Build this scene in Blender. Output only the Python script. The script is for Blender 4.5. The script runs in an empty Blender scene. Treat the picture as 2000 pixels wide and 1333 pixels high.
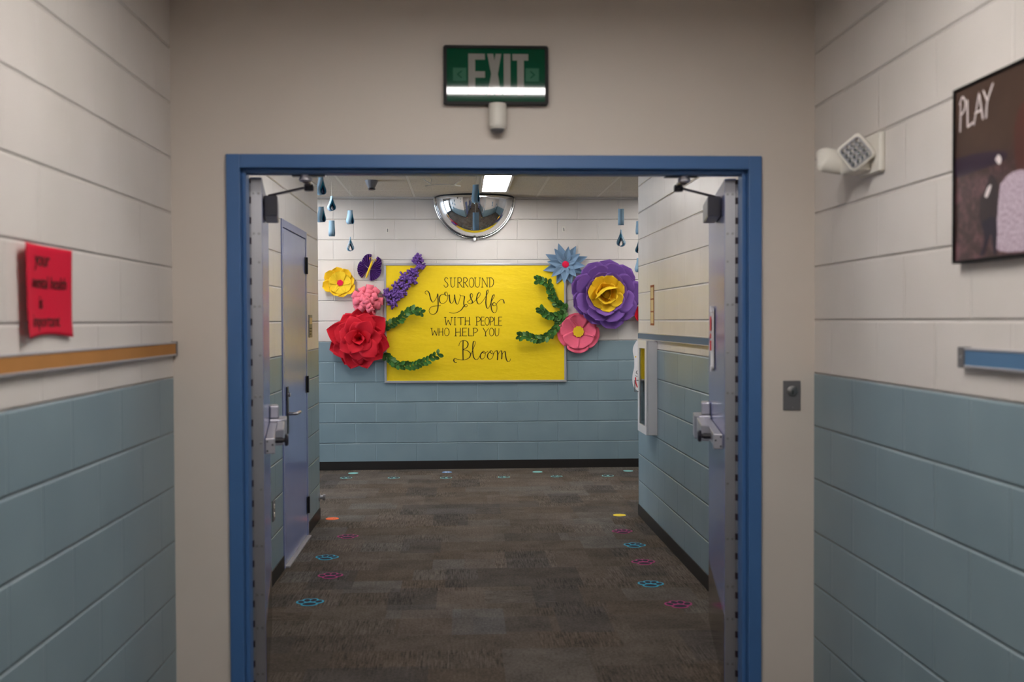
import bpy, bmesh, math, random
from mathutils import Matrix, Vector
random.seed(7)
SC = bpy.context.scene
COL = SC.collection
PI = math.pi

# ------------------------------------------------------------------ camera
cam_data = bpy.data.cameras.new('camera')
cam = bpy.data.objects.new('camera', cam_data); COL.objects.link(cam)
cam_data.sensor_width = 36.0
cam_data.lens = 35.85
cam_data.clip_start = 0.05
_r = Vector((0.99871353, -0.05053993, -0.00412313)).normalized()
_u = Vector((0.00515191, 0.0202425, 0.99978183)).normalized()
_b = _r.cross(_u).normalized()
_m = Matrix((_r, _u, _b)).transposed().to_4x4()
_m.translation = Vector((0.0, -3.8433, 1.492))
cam.matrix_world = _m
cam_data.dof.use_dof = True
cam_data.dof.focus_distance = 10.1
cam_data.dof.aperture_fstop = 2.8
SC.camera = cam

# ------------------------------------------------------------------ colour management, daylight
SC.view_settings.view_transform = 'Standard'
SC.view_settings.look = 'None'
SC.view_settings.gamma = 1.0
SC.view_settings.use_curve_mapping = False
SC.view_settings.exposure = 1.4
SC.cycles.max_bounces = 10
SC.cycles.diffuse_bounces = 6
SC.cycles.glossy_bounces = 5
SC.cycles.caustics_reflective = False
SC.cycles.caustics_refractive = False
LAMP = 11.5          # radiance of the near hall diffuser is twice this, narrower lens
LAMP_FAR = 11.2      # corridor diffusers
DAY = 6.0            # daylight outside the entrance glazing

world = bpy.data.worlds.new('daylight'); SC.world = world
world.use_nodes = True
_bg = world.node_tree.nodes['Background']
_bg.inputs[0].default_value = (0.72, 0.85, 1.0, 1); _bg.inputs[1].default_value = DAY

# ------------------------------------------------------------------ dimensions (metres)
XL, XR = -1.066, 1.354          # side walls of the hallway
YW = 0.13                       # door wall: 0 .. YW
YE = 3.885                      # hallway opens into the cross corridor here
YF = 6.382                      # bulletin-board wall
ZC = 2.725                      # suspended ceiling
ZB = 1.283                      # top of the blue paint
BH, BW = 0.2032, 0.4064         # block course and block length
YN = -8.0                       # end of the near hall
XC0, XC1 = -5.2, 4.6            # ends of the cross corridor

# ------------------------------------------------------------------ materials
def lin(c):
    return tuple(((v/255.0)/12.92 if v/255.0 <= 0.04045 else (((v/255.0)+0.055)/1.055)**2.4) for v in c)

class NT:
    def __init__(s, name):
        s.m = bpy.data.materials.new(name); s.m.use_nodes = True
        s.t = s.m.node_tree; s.b = s.t.nodes['Principled BSDF']
    def n(s, typ, **kw):
        nd = s.t.nodes.new(typ)
        for k, v in kw.items(): setattr(nd, k, v)
        return nd
    def link(s, a, b): s.t.links.new(a, b)
    def put(s, sock, v):
        if hasattr(v, 'is_output'): s.link(v, sock)
        else: sock.default_value = v
    def math(s, op, a, b=None, c=None):
        nd = s.n('ShaderNodeMath', operation=op)
        s.put(nd.inputs[0], a)
        if b is not None: s.put(nd.inputs[1], b)
        if c is not None: s.put(nd.inputs[2], c)
        return nd.outputs[0]
    def smooth(s, v, lo, hi, a=0.0, b=1.0):
        nd = s.n('ShaderNodeMapRange', interpolation_type='SMOOTHSTEP')
        s.put(nd.inputs[0], v)
        for i, x in enumerate((lo, hi, a, b)): s.put(nd.inputs[i+1], x)
        return nd.outputs[0]
    def mix(s, f, a, b):
        nd = s.n('ShaderNodeMix', data_type='RGBA')
        s.put(nd.inputs[0], f)
        s.put(nd.inputs[6], a if hasattr(a, 'is_output') else (*a, 1))
        s.put(nd.inputs[7], b if hasattr(b, 'is_output') else (*b, 1))
        return nd.outputs[2]
    def noise(s, vec, scale, detail=2.0, rough=0.5):
        nd = s.n('ShaderNodeTexNoise')
        if vec is not None: s.link(vec, nd.inputs['Vector'])
        nd.inputs['Scale'].default_value = scale; nd.inputs['Detail'].default_value = detail
        nd.inputs['Roughness'].default_value = rough
        return nd.outputs['Fac']
    def bump(s, h, dist, strength=1.0, normal=None):
        nd = s.n('ShaderNodeBump'); s.put(nd.inputs['Height'], h)
        nd.inputs['Distance'].default_value = dist; nd.inputs['Strength'].default_value = strength
        if normal is not None: s.link(normal, nd.inputs['Normal'])
        return nd.outputs[0]
    def obj(s): return s.n('ShaderNodeTexCoord').outputs['Object']
    def base(s, c): s.put(s.b.inputs['Base Color'], c if hasattr(c, 'is_output') else (*c, 1))
    def set(s, rough=None, metal=None, spec=None, normal=None, coat=None):
        if rough is not None: s.put(s.b.inputs['Roughness'], rough)
        if metal is not None: s.put(s.b.inputs['Metallic'], metal)
        if spec is not None: s.put(s.b.inputs['Specular IOR Level'], spec)
        if coat is not None: s.b.inputs['Coat Weight'].default_value = coat; s.b.inputs['Coat Roughness'].default_value = 0.05
        if normal is not None: s.link(normal, s.b.inputs['Normal'])


def cmu(name, axis, off):
    """painted concrete block: cream over blue-grey, tooled joints"""
    N = NT(name); o = N.obj()
    sp = N.n('ShaderNodeSeparateXYZ'); N.link(o, sp.inputs[0])
    u = sp.outputs[axis]; z = sp.outputs[2]
    c = N.math('DIVIDE', N.math('SUBTRACT', z, ZB), BH)
    row = N.math('FLOOR', c); fz = N.math('SUBTRACT', c, row)
    dz = N.math('MULTIPLY', N.math('MINIMUM', fz, N.math('SUBTRACT', 1.0, fz)), BH)
    par = N.math('MULTIPLY', N.math('FLOORED_MODULO', row, 2.0), 0.5)
    uu = N.math('ADD', N.math('DIVIDE', N.math('SUBTRACT', u, off), BW), par)
    fu = N.math('FRACT', N.math('ADD', uu, 100.0))
    du = N.math('MULTIPLY', N.math('MINIMUM', fu, N.math('SUBTRACT', 1.0, fu)), BW)
    hz = N.smooth(dz, 0.0, 0.007); hu = N.smooth(du, 0.0, 0.006)
    hu = N.math('ADD', N.math('MULTIPLY', hu, 0.45), 0.55)
    h = N.math('MINIMUM', hz, hu)
    n1 = N.bump(h, 0.006)
    peel = N.noise(o, 260.0, 3.0)
    n2 = N.bump(peel, 0.0011, 0.35, n1)
    wob = N.noise(o, 3.0, 2.0)
    zz = N.math('ADD', z, N.math('MULTIPLY', N.math('SUBTRACT', N.noise(o, 25.0), 0.5), 0.004))
    two = N.smooth(zz, ZB-0.001, ZB+0.001)
    va = N.n('ShaderNodeMapRange'); N.link(wob, va.inputs[0])
    va.inputs[1].default_value = 0.3; va.inputs[2].default_value = 0.7
    va.inputs[3].default_value = 0.0; va.inputs[4].default_value = 1.0
    cr = N.mix(va.outputs[0], lin((210, 203, 197)), lin((218, 211, 206)))
    bl = N.mix(va.outputs[0], lin((122, 142, 151)), lin((131, 151, 159)))
    N.base(N.mix(two, bl, cr))
    N.set(rough=0.33, spec=0.5, normal=n2)
    return N.m

def paint(name, rgb, rough=0.4, spec=0.5, peel=0.2, scale=200.0, metal=0.0, var=0.06, coat=None):
    """plain painted, moulded or metal surface with faint mottling"""
    N = NT(name); o = N.obj()
    c = lin(rgb)
    f = N.noise(o, 6.0, 3.0)
    lo = tuple(v*(1-var) for v in c); hi = tuple(min(1, v*(1+var)) for v in c)
    N.base(N.mix(f, lo, hi))
    nm = N.bump(N.noise(o, scale, 2.0), 0.001, peel) if peel else None
    N.set(rough=rough, spec=spec, metal=metal, normal=nm, coat=coat)
    return N.m

def paper(name, rgb, rough=0.75):
    N = NT(name); o = N.obj(); c = lin(rgb)
    f = N.noise(o, 60.0, 3.0)
    N.base(N.mix(f, tuple(v*0.95 for v in c), tuple(min(1, v*1.05) for v in c)))
    N.set(rough=rough, spec=0.3, normal=N.bump(N.noise(o, 400.0, 2.0), 0.0004, 0.3))
    return N.m

M = {}
M['cmu_left'] = cmu('painted_block_left', 1, -0.381)
M['cmu_right'] = cmu('painted_block_right', 1, -0.183)
M['cmu_far'] = cmu('painted_block_far', 0, -1.2554)

N = NT('cream_plaster'); o = N.obj()
f = N.noise(o, 2.2, 4.0)
N.base(N.mix(f, lin((204, 193, 183)), lin((213, 203, 194))))
sp = N.n('ShaderNodeSeparateXYZ'); N.link(o, sp.inputs[0])
zf = N.math('ABSOLUTE', N.math('SUBTRACT', sp.outputs[2], N.math('ADD', 2.045, N.math('MULTIPLY', N.noise(o, 8.0), 0.01))))
seam = N.smooth(zf, 0.0, 0.002)
N.set(rough=0.5, spec=0.4, normal=N.bump(N.noise(o, 300.0, 3.0), 0.001, 0.3, N.bump(seam, 0.0008, 0.5)))
M['plaster'] = N.m

# carpet: staggered tiles of brown, taupe and slate with ribbed streaks
N = NT('carpet_tiles'); o = N.obj()
sp = N.n('ShaderNodeSeparateXYZ'); N.link(o, sp.inputs[0]); X, Y = sp.outputs[0], sp.outputs[1]
TW, TL = 0.38, 0.25
rowy = N.math('FLOOR', N.math('DIVIDE', N.math('ADD', Y, 40.0), TL))
wr = N.n('ShaderNodeTexWhiteNoise', noise_dimensions='1D'); N.link(rowy, wr.inputs['W'])
xs = N.math('DIVIDE', N.math('ADD', N.math('ADD', X, 40.0), N.math('MULTIPLY', wr.outputs[0], TW)), TW)
colx = N.math('FLOOR', xs)
cb = N.n('ShaderNodeCombineXYZ'); N.link(colx, cb.inputs[0]); N.link(rowy, cb.inputs[1])
wn = N.n('ShaderNodeTexWhiteNoise', noise_dimensions='2D'); N.link(cb.outputs[0], wn.inputs['Vector'])
r1 = wn.outputs['Value']
sc = N.n('ShaderNodeSeparateColor'); N.link(wn.outputs['Color'], sc.inputs[0])
ramp = N.n('ShaderNodeValToRGB'); N.link(r1, ramp.inputs[0])
els = ramp.color_ramp; els.interpolation = 'CONSTANT'
cols = [(0.0, (78, 69, 60)), (0.18, (90, 80, 70)), (0.36, (101, 95, 89)), (0.52, (88, 75, 62)), (0.68, (96, 87, 77)), (0.82, (70, 66, 63)), (0.92, (108, 105, 102))]
els.elements[0].position = 0.0; els.elements[0].color = (*lin(cols[0][1]), 1)
els.elements[1].position = cols[1][0]; els.elements[1].color = (*lin(cols[1][1]), 1)
for p_, c_ in cols[2:]:
    e = els.elements.new(p_); e.color = (*lin(c_), 1)
c2 = N.n('ShaderNodeCombineXYZ')
ry2 = N.math('FLOOR', N.math('DIVIDE', N.math('ADD', Y, 41.17), 0.43))
w2_ = N.n('ShaderNodeTexWhiteNoise', noise_dimensions='1D'); N.link(N.math('ADD', ry2, 0.5), w2_.inputs['W'])
N.link(N.math('FLOOR', N.math('DIVIDE', N.math('ADD', N.math('ADD', X, 40.3), N.math('MULTIPLY', w2_.outputs[0], 0.26)), 0.26)), c2.inputs[0]); N.link(ry2, c2.inputs[1])
wn2 = N.n('ShaderNodeTexWhiteNoise', noise_dimensions='2D'); N.link(c2.outputs[0], wn2.inputs['Vector'])
sc2 = N.n('ShaderNodeSeparateColor'); N.link(wn2.outputs['Color'], sc2.inputs[0])
def streak(sx, sy):
    mp = N.n('ShaderNodeMapping'); N.link(o, mp.inputs[0]); mp.inputs['Scale'].default_value = (sx, sy, 1)
    return N.noise(mp.outputs[0], 1.0, 3.0, 0.6)
sA = streak(140.0, 8.0); sB = streak(10.0, 130.0)
ori = N.math('GREATER_THAN', sc.outputs[1], 0.86)
st = N.math('ADD', N.math('MULTIPLY', sA, N.math('SUBTRACT', 1.0, ori)), N.math('MULTIPLY', sB, ori))
amp = N.math('ADD', 0.25, N.math('MULTIPLY', N.math('GREATER_THAN', sc.outputs[2], 0.6), 0.8))
st = N.math('MULTIPLY', N.math('SUBTRACT', st, 0.5), amp)
fine = N.math('MULTIPLY', N.math('SUBTRACT', N.noise(o, 75.0, 5.0, 0.9), 0.5), 3.4)
blot = N.math('MULTIPLY', N.math('SUBTRACT', N.noise(o, 4.5, 5.0, 0.65), 0.5), 1.3)
k = N.math('ADD', N.math('ADD', 1.0, N.math('MULTIPLY', st, 2.4)), N.math('ADD', fine, blot))
k = N.math('MAXIMUM', k, 0.25)
soft = N.mix(0.42, lin((88, 80, 73)), ramp.outputs[0])
soft = N.mix(N.math('MULTIPLY', N.math('GREATER_THAN', wn2.outputs['Value'], 0.80), 0.40), soft, lin((104, 104, 106)))
soft = N.mix(N.math('MULTIPLY', N.math('GREATER_THAN', sc2.outputs[0], 0.82), 0.40), soft, lin((94, 76, 58)))
soft = N.mix(N.math('MULTIPLY', N.math('GREATER_THAN', sc2.outputs[1], 0.88), 0.55), soft, lin((68, 65, 64)))
vm = N.n('ShaderNodeVectorMath', operation='SCALE'); N.link(soft, vm.inputs[0]); N.link(k, vm.inputs['Scale'])
N.base(vm.outputs[0])
N.set(rough=0.95, spec=0.15, normal=N.bump(N.math('ADD', N.noise(o, 350.0, 3.0), st), 0.003, 0.7))
M['carpet'] = N.m

# acoustic ceiling tiles with a T-bar grid
N = NT('acoustic_ceiling'); o = N.obj()
sp = N.n('ShaderNodeSeparateXYZ'); N.link(o, sp.inputs[0])
def bar(v, off, per):
    f_ = N.math('FRACT', N.math('ADD', N.math('DIVIDE', N.math('SUBTRACT', v, off), per), 100.0))
    return N.math('MULTIPLY', N.math('MINIMUM', f_, N.math('SUBTRACT', 1.0, f_)), per)
d = N.math('MINIMUM', bar(sp.outputs[0], -0.45, 0.61), bar(sp.outputs[1], 5.90, 1.22))
g = N.smooth(d, 0.011, 0.0125)
edge = N.smooth(N.math('ABSOLUTE', N.math('SUBTRACT', d, 0.0135)), 0.0, 0.0025)
fis = N.noise(o, 110.0, 5.0, 0.75)
pit = N.smooth(fis, 0.34, 0.48)
tile = N.mix(pit, lin((150, 141, 128)), lin((205, 196, 183)))
N.base(N.mix(g, lin((214, 207, 196)), tile))
hh = N.math('ADD', N.math('MULTIPLY', pit, 0.4), edge)
N.set(rough=0.9, spec=0.2, normal=N.bump(hh, 0.003, 0.8))
M['ceiling'] = N.m

M['base'] = paint('black_rubber', (33, 29, 27), 0.5, 0.4, 0.1)
M['frame_blue'] = paint('blue_frame_enamel', (66, 106, 158), 0.38, 0.5, 0.12)
M['leaf'] = paint('periwinkle_enamel', (128, 138, 186), 0.16, 0.6, 0.05, 120.0)
M['door3'] = paint('periwinkle_door_enamel', (128, 140, 186), 0.2, 0.6, 0.05, 120.0)
M['frame3'] = paint('periwinkle_frame_enamel', (128, 138, 180), 0.3, 0.5, 0.08)
M['steel'] = paint('brushed_steel', (176, 176, 182), 0.34, 0.5, 0.1, 300.0, metal=0.85)
M['steel_dark'] = paint('dark_bronze_gap', (48, 36, 44), 0.6, 0.3, 0)
M['satin'] = paint('satin_aluminium', (196, 194, 202), 0.3, 0.5, 0.05, 300.0, metal=0.6)
M['closer'] = paint('grey_closer_enamel', (128, 126, 132), 0.42, 0.5, 0.05)
M['arm'] = paint('closer_arm_steel', (96, 88, 92), 0.38, 0.5, 0.05, metal=0.5)
M['chrome'] = paint('chrome', (225, 225, 225), 0.05, 0.5, 0, metal=1.0, var=0.01)
M['dark_metal'] = paint('dark_metal', (42, 40, 46), 0.35, 0.5, 0)
M['screw'] = paint('screw_metal', (150, 150, 150), 0.28, 0.5, 0, metal=0.9)
M['kick'] = paint('kick_plate_steel', (150, 140, 132), 0.12, 0.5, 0.03, 300.0, metal=1.0)
M['alu'] = paint('anodised_aluminium', (188, 186, 190), 0.35, 0.5, 0.03, metal=0.5)
M['black'] = paint('black_plastic', (13, 13, 15), 0.5, 0.25, 0.05)
M['white_plastic'] = paint('white_plastic', (222, 217, 208), 0.4, 0.5, 0.03)
M['white_enamel'] = paint('white_enamel', (222, 220, 222), 0.32, 0.5, 0.08)
M['grey_plate'] = paint('grey_plate', (118, 116, 118), 0.4, 0.5, 0.03, metal=0.4)
M['cork'] = paint('tan_cork', (176, 122, 66), 0.8, 0.3, 0.5, 220.0, var=0.15)
M['rail_blue'] = paint('blue_tack_strip', (80, 116, 152), 0.6, 0.4, 0.1)
M['rail_dark'] = paint('slate_tack_strip', (84, 104, 124), 0.6, 0.4, 0.1)
M['sign_green'] = paint('exit_green', (4, 74, 50), 0.04, 0.5, 0, var=0.1)
M['sign_grey'] = paint('exit_letter_grey', (150, 148, 143), 0.04, 0.5, 0, var=0.04)
M['sign_pale'] = paint('exit_arrow_green', (60, 112, 90), 0.04, 0.5, 0)
M['ink'] = paint('black_marker', (36, 26, 16), 0.6, 0.3, 0)
M['diffuser_off'] = paint('clear_lens', (210, 210, 215), 0.15, 0.5, 0)

N = NT('yellow_kraft_paper'); o = N.obj()
mp = N.n('ShaderNodeMapping'); N.link(o, mp.inputs[0]); mp.inputs['Scale'].default_value = (1.0, 3.2, 1)
w1 = N.noise(mp.outputs[0], 5.0, 4.0, 0.55); w2 = N.noise(mp.outputs[0], 26.0, 2.0, 0.5)
N.base(N.mix(N.noise(o, 30.0), lin((241, 205, 14)), lin((248, 214, 22))))
N.set(rough=0.42, spec=0.45, normal=N.bump(w2, 0.003, 0.10, N.bump(w1, 0.03, 0.16)))
M['yellow_paper'] = N.m

P = {}
for nm, c in dict(yellow=(240, 190, 24), gold=(236, 196, 40), red=(206, 20, 42), hotpink=(222, 20, 70), pink=(236, 116, 134), rose=(240, 104, 132),
                  purple=(122, 82, 160), violet=(86, 44, 122), lilac=(118, 80, 160), star=(118, 146, 174), leafgreen=(44, 82, 28), leafmid=(62, 112, 44),
                  leafpale=(104, 142, 86), note=(206, 14, 52), slate=(130, 160, 182), teal=(30, 140, 176), navy=(10, 28, 62), white=(232, 230, 232),
                  skyblue=(128, 152, 164), orange=(240, 110, 60), pawblue=(58, 164, 198), pawpink=(170, 62, 118), pawdark=(30, 26, 44), aqua=(132, 192, 190),
                  yellowdot=(236, 208, 60), tan=(214, 186, 130), brown=(150, 80, 34), paleblue=(110, 150, 200)).items():
    P[nm] = paper('paper_'+nm, c)
P['redglow'] = paper('paper_red_print', (216, 30, 44))

def emitter(name, rgb, strength):
    N = NT(name); N.base((0.9, 0.9, 0.9))
    N.b.inputs['Emission Color'].default_value = (*rgb, 1); N.b.inputs['Emission Strength'].default_value = strength
    return N.m
M['lamp'] = emitter('lit_corridor_diffuser', (1.0, 0.97, 0.94), LAMP_FAR)
M['lamp_near'] = emitter('lit_hall_diffuser', (1.0, 0.96, 0.92), LAMP*2)

N = NT('clear_glass'); N.base((1, 1, 1)); N.set(rough=0.02)
N.b.inputs['Transmission Weight'].default_value = 1.0; N.b.inputs['IOR'].default_value = 1.45
tr = N.n('ShaderNodeBsdfTransparent'); gl = N.n('ShaderNodeBsdfGlossy'); gl.inputs['Roughness'].default_value = 0.03
fr = N.n('ShaderNodeFresnel'); fr.inputs[0].default_value = 1.5
mx = N.n('ShaderNodeMixShader'); N.link(fr.outputs[0], mx.inputs[0]); N.link(tr.outputs[0], mx.inputs[1]); N.link(gl.outputs[0], mx.inputs[2])
N.link(mx.outputs[0], N.t.nodes['Material Output'].inputs['Surface'])
M['glass'] = N.m

# printed photograph: brown dusk scene with speckled ground
N = NT('photo_print'); o = N.obj()
sp = N.n('ShaderNodeSeparateXYZ'); N.link(o, sp.inputs[0])
yy = N.math('ADD', sp.outputs[1], N.math('MULTIPLY', N.math('SUBTRACT', N.noise(o, 7.0, 4.0), 0.5), 0.22))
up = N.mix(N.noise(o, 9.0, 4.0), lin((52, 38, 32)), lin((84, 62, 52)))
lo = N.mix(N.smooth(N.noise(o, 30.0, 5.0, 0.7), 0.4, 0.7), lin((60, 43, 40)), lin((116, 80, 86)))
N.base(N.mix(N.smooth(yy, -0.07, 0.05), lo, up)); N.set(rough=0.3, spec=0.4)
M['photo'] = N.m
M['photo_band'] = paint('photo_navy', (50, 35, 50), 0.3, 0.4, 0, var=0.3)
M['photo_coat'] = paint('photo_coat', (46, 32, 34), 0.3, 0.4, 0, var=0.3)
M['photo_legs'] = paint('photo_trousers', (30, 18, 36), 0.3, 0.4, 0, var=0.2)
N = NT('photo_dress'); o = N.obj()
N.base(N.mix(N.smooth(N.noise(o, 130.0, 3.0), 0.36, 0.64), lin((166, 144, 160)), lin((204, 188, 200)))); N.set(rough=0.3, spec=0.4)
M['photo_dress'] = N.m
M['photo_skin'] = paint('photo_skin', (80, 44, 38), 0.3, 0.4, 0, var=0.3)
M['photo_white'] = paint('photo_chalk', (226, 214, 214), 0.3, 0.4, 0)

# ------------------------------------------------------------------ mesh helpers
class MB:
    def __init__(s): s.v = []; s.f = []; s.mi = []
    def add(s, vs, fs, mi=0):
        b = len(s.v); s.v += [tuple(v) for v in vs]; s.f += [tuple(b+i for i in f) for f in fs]; s.mi += [mi]*len(fs); return s
    def box(s, x0, x1, y0, y1, z0, z1, mi=0):
        x0, x1 = min(x0, x1), max(x0, x1); y0, y1 = min(y0, y1), max(y0, y1); z0, z1 = min(z0, z1), max(z0, z1)
        vs = [(x, y, z) for z in (z0, z1) for y in (y0, y1) for x in (x0, x1)]
        return s.add(vs, [(0, 2, 3, 1), (4, 5, 7, 6), (0, 1, 5, 4), (2, 6, 7, 3), (0, 4, 6, 2), (1, 3, 7, 5)], mi)
    def prism(s, poly, z0, z1, mi=0):
        n = len(poly)
        vs = [(x, y, z0) for x, y in poly] + [(x, y, z1) for x, y in poly]
        fs = [tuple(range(n-1, -1, -1)), tuple(range(n, 2*n))] + [(i, (i+1) % n, n+(i+1) % n, n+i) for i in range(n)]
        return s.add(vs, fs, mi)
    def lathe(s, c, prof, axis='z', seg=24, mi=0, caps=True):
        """profile of (radius, height) turned about an axis through c"""
        vs = []
        for r, h in prof:
            for i in range(seg):
                a = 2*PI*i/seg; p_, q_ = r*math.cos(a), r*math.sin(a)
                vs.append({'z': (c[0]+p_, c[1]+q_, c[2]+h), 'y': (c[0]+p_, c[1]+h, c[2]+q_), 'x': (c[0]+h, c[1]+p_, c[2]+q_)}[axis])
        fs = []
        for j in range(len(prof)-1):
            for i in range(seg):
                a, b = j*seg+i, j*seg+(i+1) % seg
                fs.append((a, b, b+seg, a+seg))
        if caps:
            fs.append(tuple(range(seg-1, -1, -1))); fs.append(tuple((len(prof)-1)*seg+i for i in range(seg)))
        return s.add(vs, fs, mi)
    def tube(s, pts, r, seg=8, mi=0, cap=True):
        pts = [Vector(p_) for p_ in pts]; n = len(pts)
        rr = r if isinstance(r, (list, tuple)) else [r]*n
        t0 = (pts[1]-pts[0]).normalized()
        ref = Vector((0, 0, 1)) if abs(t0.z) < 0.9 else Vector((1, 0, 0))
        nrm = t0.cross(ref).normalized(); vs = []
        for i, p_ in enumerate(pts):
            t = (pts[min(i+1, n-1)]-pts[max(i-1, 0)]).normalized()
            nrm = (nrm - t*nrm.dot(t)).normalized(); bn = t.cross(nrm)
            for k in range(seg):
                a = 2*PI*k/seg; vs.append(p_ + (nrm*math.cos(a)+bn*math.sin(a))*rr[i])
        fs = [(i*seg+k, i*seg+(k+1) % seg, (i+1)*seg+(k+1) % seg, (i+1)*seg+k) for i in range(n-1) for k in range(seg)]
        if cap: fs += [tuple(range(seg-1, -1, -1)), tuple((n-1)*seg+k for k in range(seg))]
        return s.add(vs, fs, mi)
    def grid(s, fn, nu, nv, mi=0):
        vs = [fn(i/nu, j/nv) for i in range(nu+1) for j in range(nv+1)]
        fs = [(i*(nv+1)+j, (i+1)*(nv+1)+j, (i+1)*(nv+1)+j+1, i*(nv+1)+j+1) for i in range(nu) for j in range(nv)]
        return s.add(vs, fs, mi)
    def xf(s, m, start=0):
        for i in range(start, len(s.v)): s.v[i] = tuple(m @ Vector(s.v[i]))
        return s
    def build(s, name, mat, parent=None, smooth=None, bevel=0, solid=0, fix=True, loc=None):
        me = bpy.data.meshes.new(name); me.from_pydata(s.v, [], s.f)
        if loc is not None: me.transform(Matrix.Translation(-Vector(loc)))
        mats = mat if isinstance(mat, (list, tuple)) else [mat]
        for m_ in mats: me.materials.append(m_)
        if len(mats) > 1: me.polygons.foreach_set('material_index', s.mi)
        if fix:
            bm = bmesh.new(); bm.from_mesh(me); bmesh.ops.recalc_face_normals(bm, faces=bm.faces[:]); bm.to_mesh(me); bm.free()
        if smooth is not None:
            me.polygons.foreach_set('use_smooth', [True]*len(me.polygons)); me.set_sharp_from_angle(angle=math.radians(smooth))
        o = bpy.data.objects.new(name, me); COL.objects.link(o)
        if loc is not None: o.location = loc
        if parent is not None: o.parent = parent
        if bevel:
            b = o.modifiers.new('bevel', 'BEVEL'); b.width = bevel; b.segments = 2; b.limit_method = 'ANGLE'; b.angle_limit = math.radians(40)
        if solid:
            b = o.modifiers.new('thickness', 'SOLIDIFY'); b.thickness = solid; b.offset = -1
        return o

def tag(o, label=None, cat=None, group=None, kind=None):
    if label: o['label'] = label
    if cat: o['category'] = cat
    if group: o['group'] = group
    if kind: o['kind'] = kind
    return o
def struct(o, label, cat): return tag(o, label, cat, None, 'structure')
def empty(name, mat, label, cat, group=None):
    o = bpy.data.objects.new(name, None); COL.objects.link(o); o.empty_display_size = 0.05
    o.matrix_world = mat if isinstance(mat, Matrix) else Matrix.Translation(mat)
    return tag(o, label, cat, group)
def frame(loc, x, y, z):
    m = Matrix((Vector(x), Vector(y), Vector(z))).transposed().to_4x4(); m.translation = Vector(loc); return m
def on_far(x, z, y=YF): return frame((x, y, z), (1, 0, 0), (0, 0, 1), (0, -1, 0))
def on_left(y, z, x=XL): return frame((x, y, z), (0, 1, 0), (0, 0, 1), (1, 0, 0))
def on_right(y, z, x=XR): return frame((x, y, z), (0, -1, 0), (0, 0, 1), (-1, 0, 0))
def dup(o, parent=None):
    c = o.copy(); COL.objects.link(c)
    if parent is not None: c.parent = parent
    return c
def dup_tree(root):
    c = root.copy(); COL.objects.link(c)
    for ch in list(root.children):
        d_ = dup(ch, c)
        for g in list(ch.children): dup(g, d_)
    return c
def smooth_path(pts, n=6, closed=False):
    P_ = [Vector((*p_, 0)) if len(p_) == 2 else Vector(p_) for p_ in pts]; out = []
    m = len(P_)
    for i in range(m-1):
        a, b, c, d_ = P_[max(i-1, 0)], P_[i], P_[i+1], P_[min(i+2, m-1)]
        for k in range(n):
            t = k/n
            out.append(0.5*((2*b)+(c-a)*t+(2*a-5*b+4*c-d_)*t*t+(3*b-a-3*c+d_)*t**3))
    out.append(P_[-1]); return out
def stroke(mb, pts, w0, w1, h, n=6, smooth=True, th=0.0006):
    """pen stroke lying flat at height h; wider on downstrokes"""
    path = smooth_path(pts, n) if smooth else [Vector((*p_, 0)) for p_ in pts]
    m = len(path); L, R = [], []
    for i, p_ in enumerate(path):
        t = path[min(i+1, m-1)]-path[max(i-1, 0)]
        if t.length < 1e-9: t = Vector((1, 0, 0))
        t.normalize(); nrm = Vector((-t.y, t.x, 0)); w = (w0+(w1-w0)*max(0.0, -t.y)**2)/2
        L.append(p_+nrm*w); R.append(p_-nrm*w)
    vs = [(v.x, v.y, h) for v in L]+[(v.x, v.y, h) for v in R]
    mb.add(vs, [(i, i+1, m+i+1, m+i) for i in range(m-1)])
    # rounded ends
    for p_, w in ((path[0], w0), (path[-1], w0)):
        mb.add([(p_.x+w/2*math.cos(a*PI/4), p_.y+w/2*math.sin(a*PI/4), h) for a in range(8)], [tuple(range(8))])

def text_mesh(s, size, shear=0.0, extrude=0.0004):
    cu = bpy.data.curves.new('text', 'FONT'); cu.body = s; cu.size = size; cu.shear = shear; cu.extrude = extrude; cu.align_x = 'CENTER'
    ob = bpy.data.objects.new('text', cu); COL.objects.link(ob)
    dg = bpy.context.evaluated_depsgraph_get(); me = bpy.data.meshes.new_from_object(ob.evaluated_get(dg))
    bpy.data.objects.remove(ob); return me

# ================================================================== SETTING
b = MB(); b.box(XC0-0.3, XC1+0.3, YN-0.3, YF+0.3, -0.15, 0.0)
struct(b.build('floor', M['carpet']), 'brown and slate patchwork carpet tile floor', 'floor')
b = MB(); b.box(XL-0.25, XR+0.25, YN-0.3, YE, ZC, ZC+0.15); b.box(XC0-0.3, XC1+0.3, YE, YF+0.3, ZC, ZC+0.15)
struct(b.build('ceiling', M['ceiling']), 'white speckled acoustic tile ceiling on a grid', 'ceiling')

b = MB(); b.box(XL-0.2, XL, YN, 0.0, 0, ZC)
struct(b.build('wall_left', M['cmu_left']), 'near block wall on the left, cream over blue paint, behind the red note', 'wall')
b = MB(); b.box(XR, XR+0.2, YN, 0.0, 0, ZC)
struct(b.build('wall_right', M['cmu_right']), 'near block wall on the right, cream over blue paint, behind the framed photograph', 'wall')
FX0, FX1, FZ = -0.863, 1.146, 2.111      # outside of the blue door frame
b = MB(); b.box(XL-0.2, FX0+0.02, 0, YW, 0, ZC); b.box(FX1-0.02, XR+0.2, 0, YW, 0, ZC); b.box(FX0+0.02, FX1-0.02, 0, YW, FZ-0.02, ZC)
struct(b.build('wall_front', M['plaster']), 'smooth cream wall around the blue double door frame', 'wall')
b = MB(); b.box(XL-0.2, XR+0.2, YN-0.2, YN, 0, ZC)
struct(b.build('wall_back', M['cmu_far']), 'block wall at the end of the near hall', 'wall')
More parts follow.
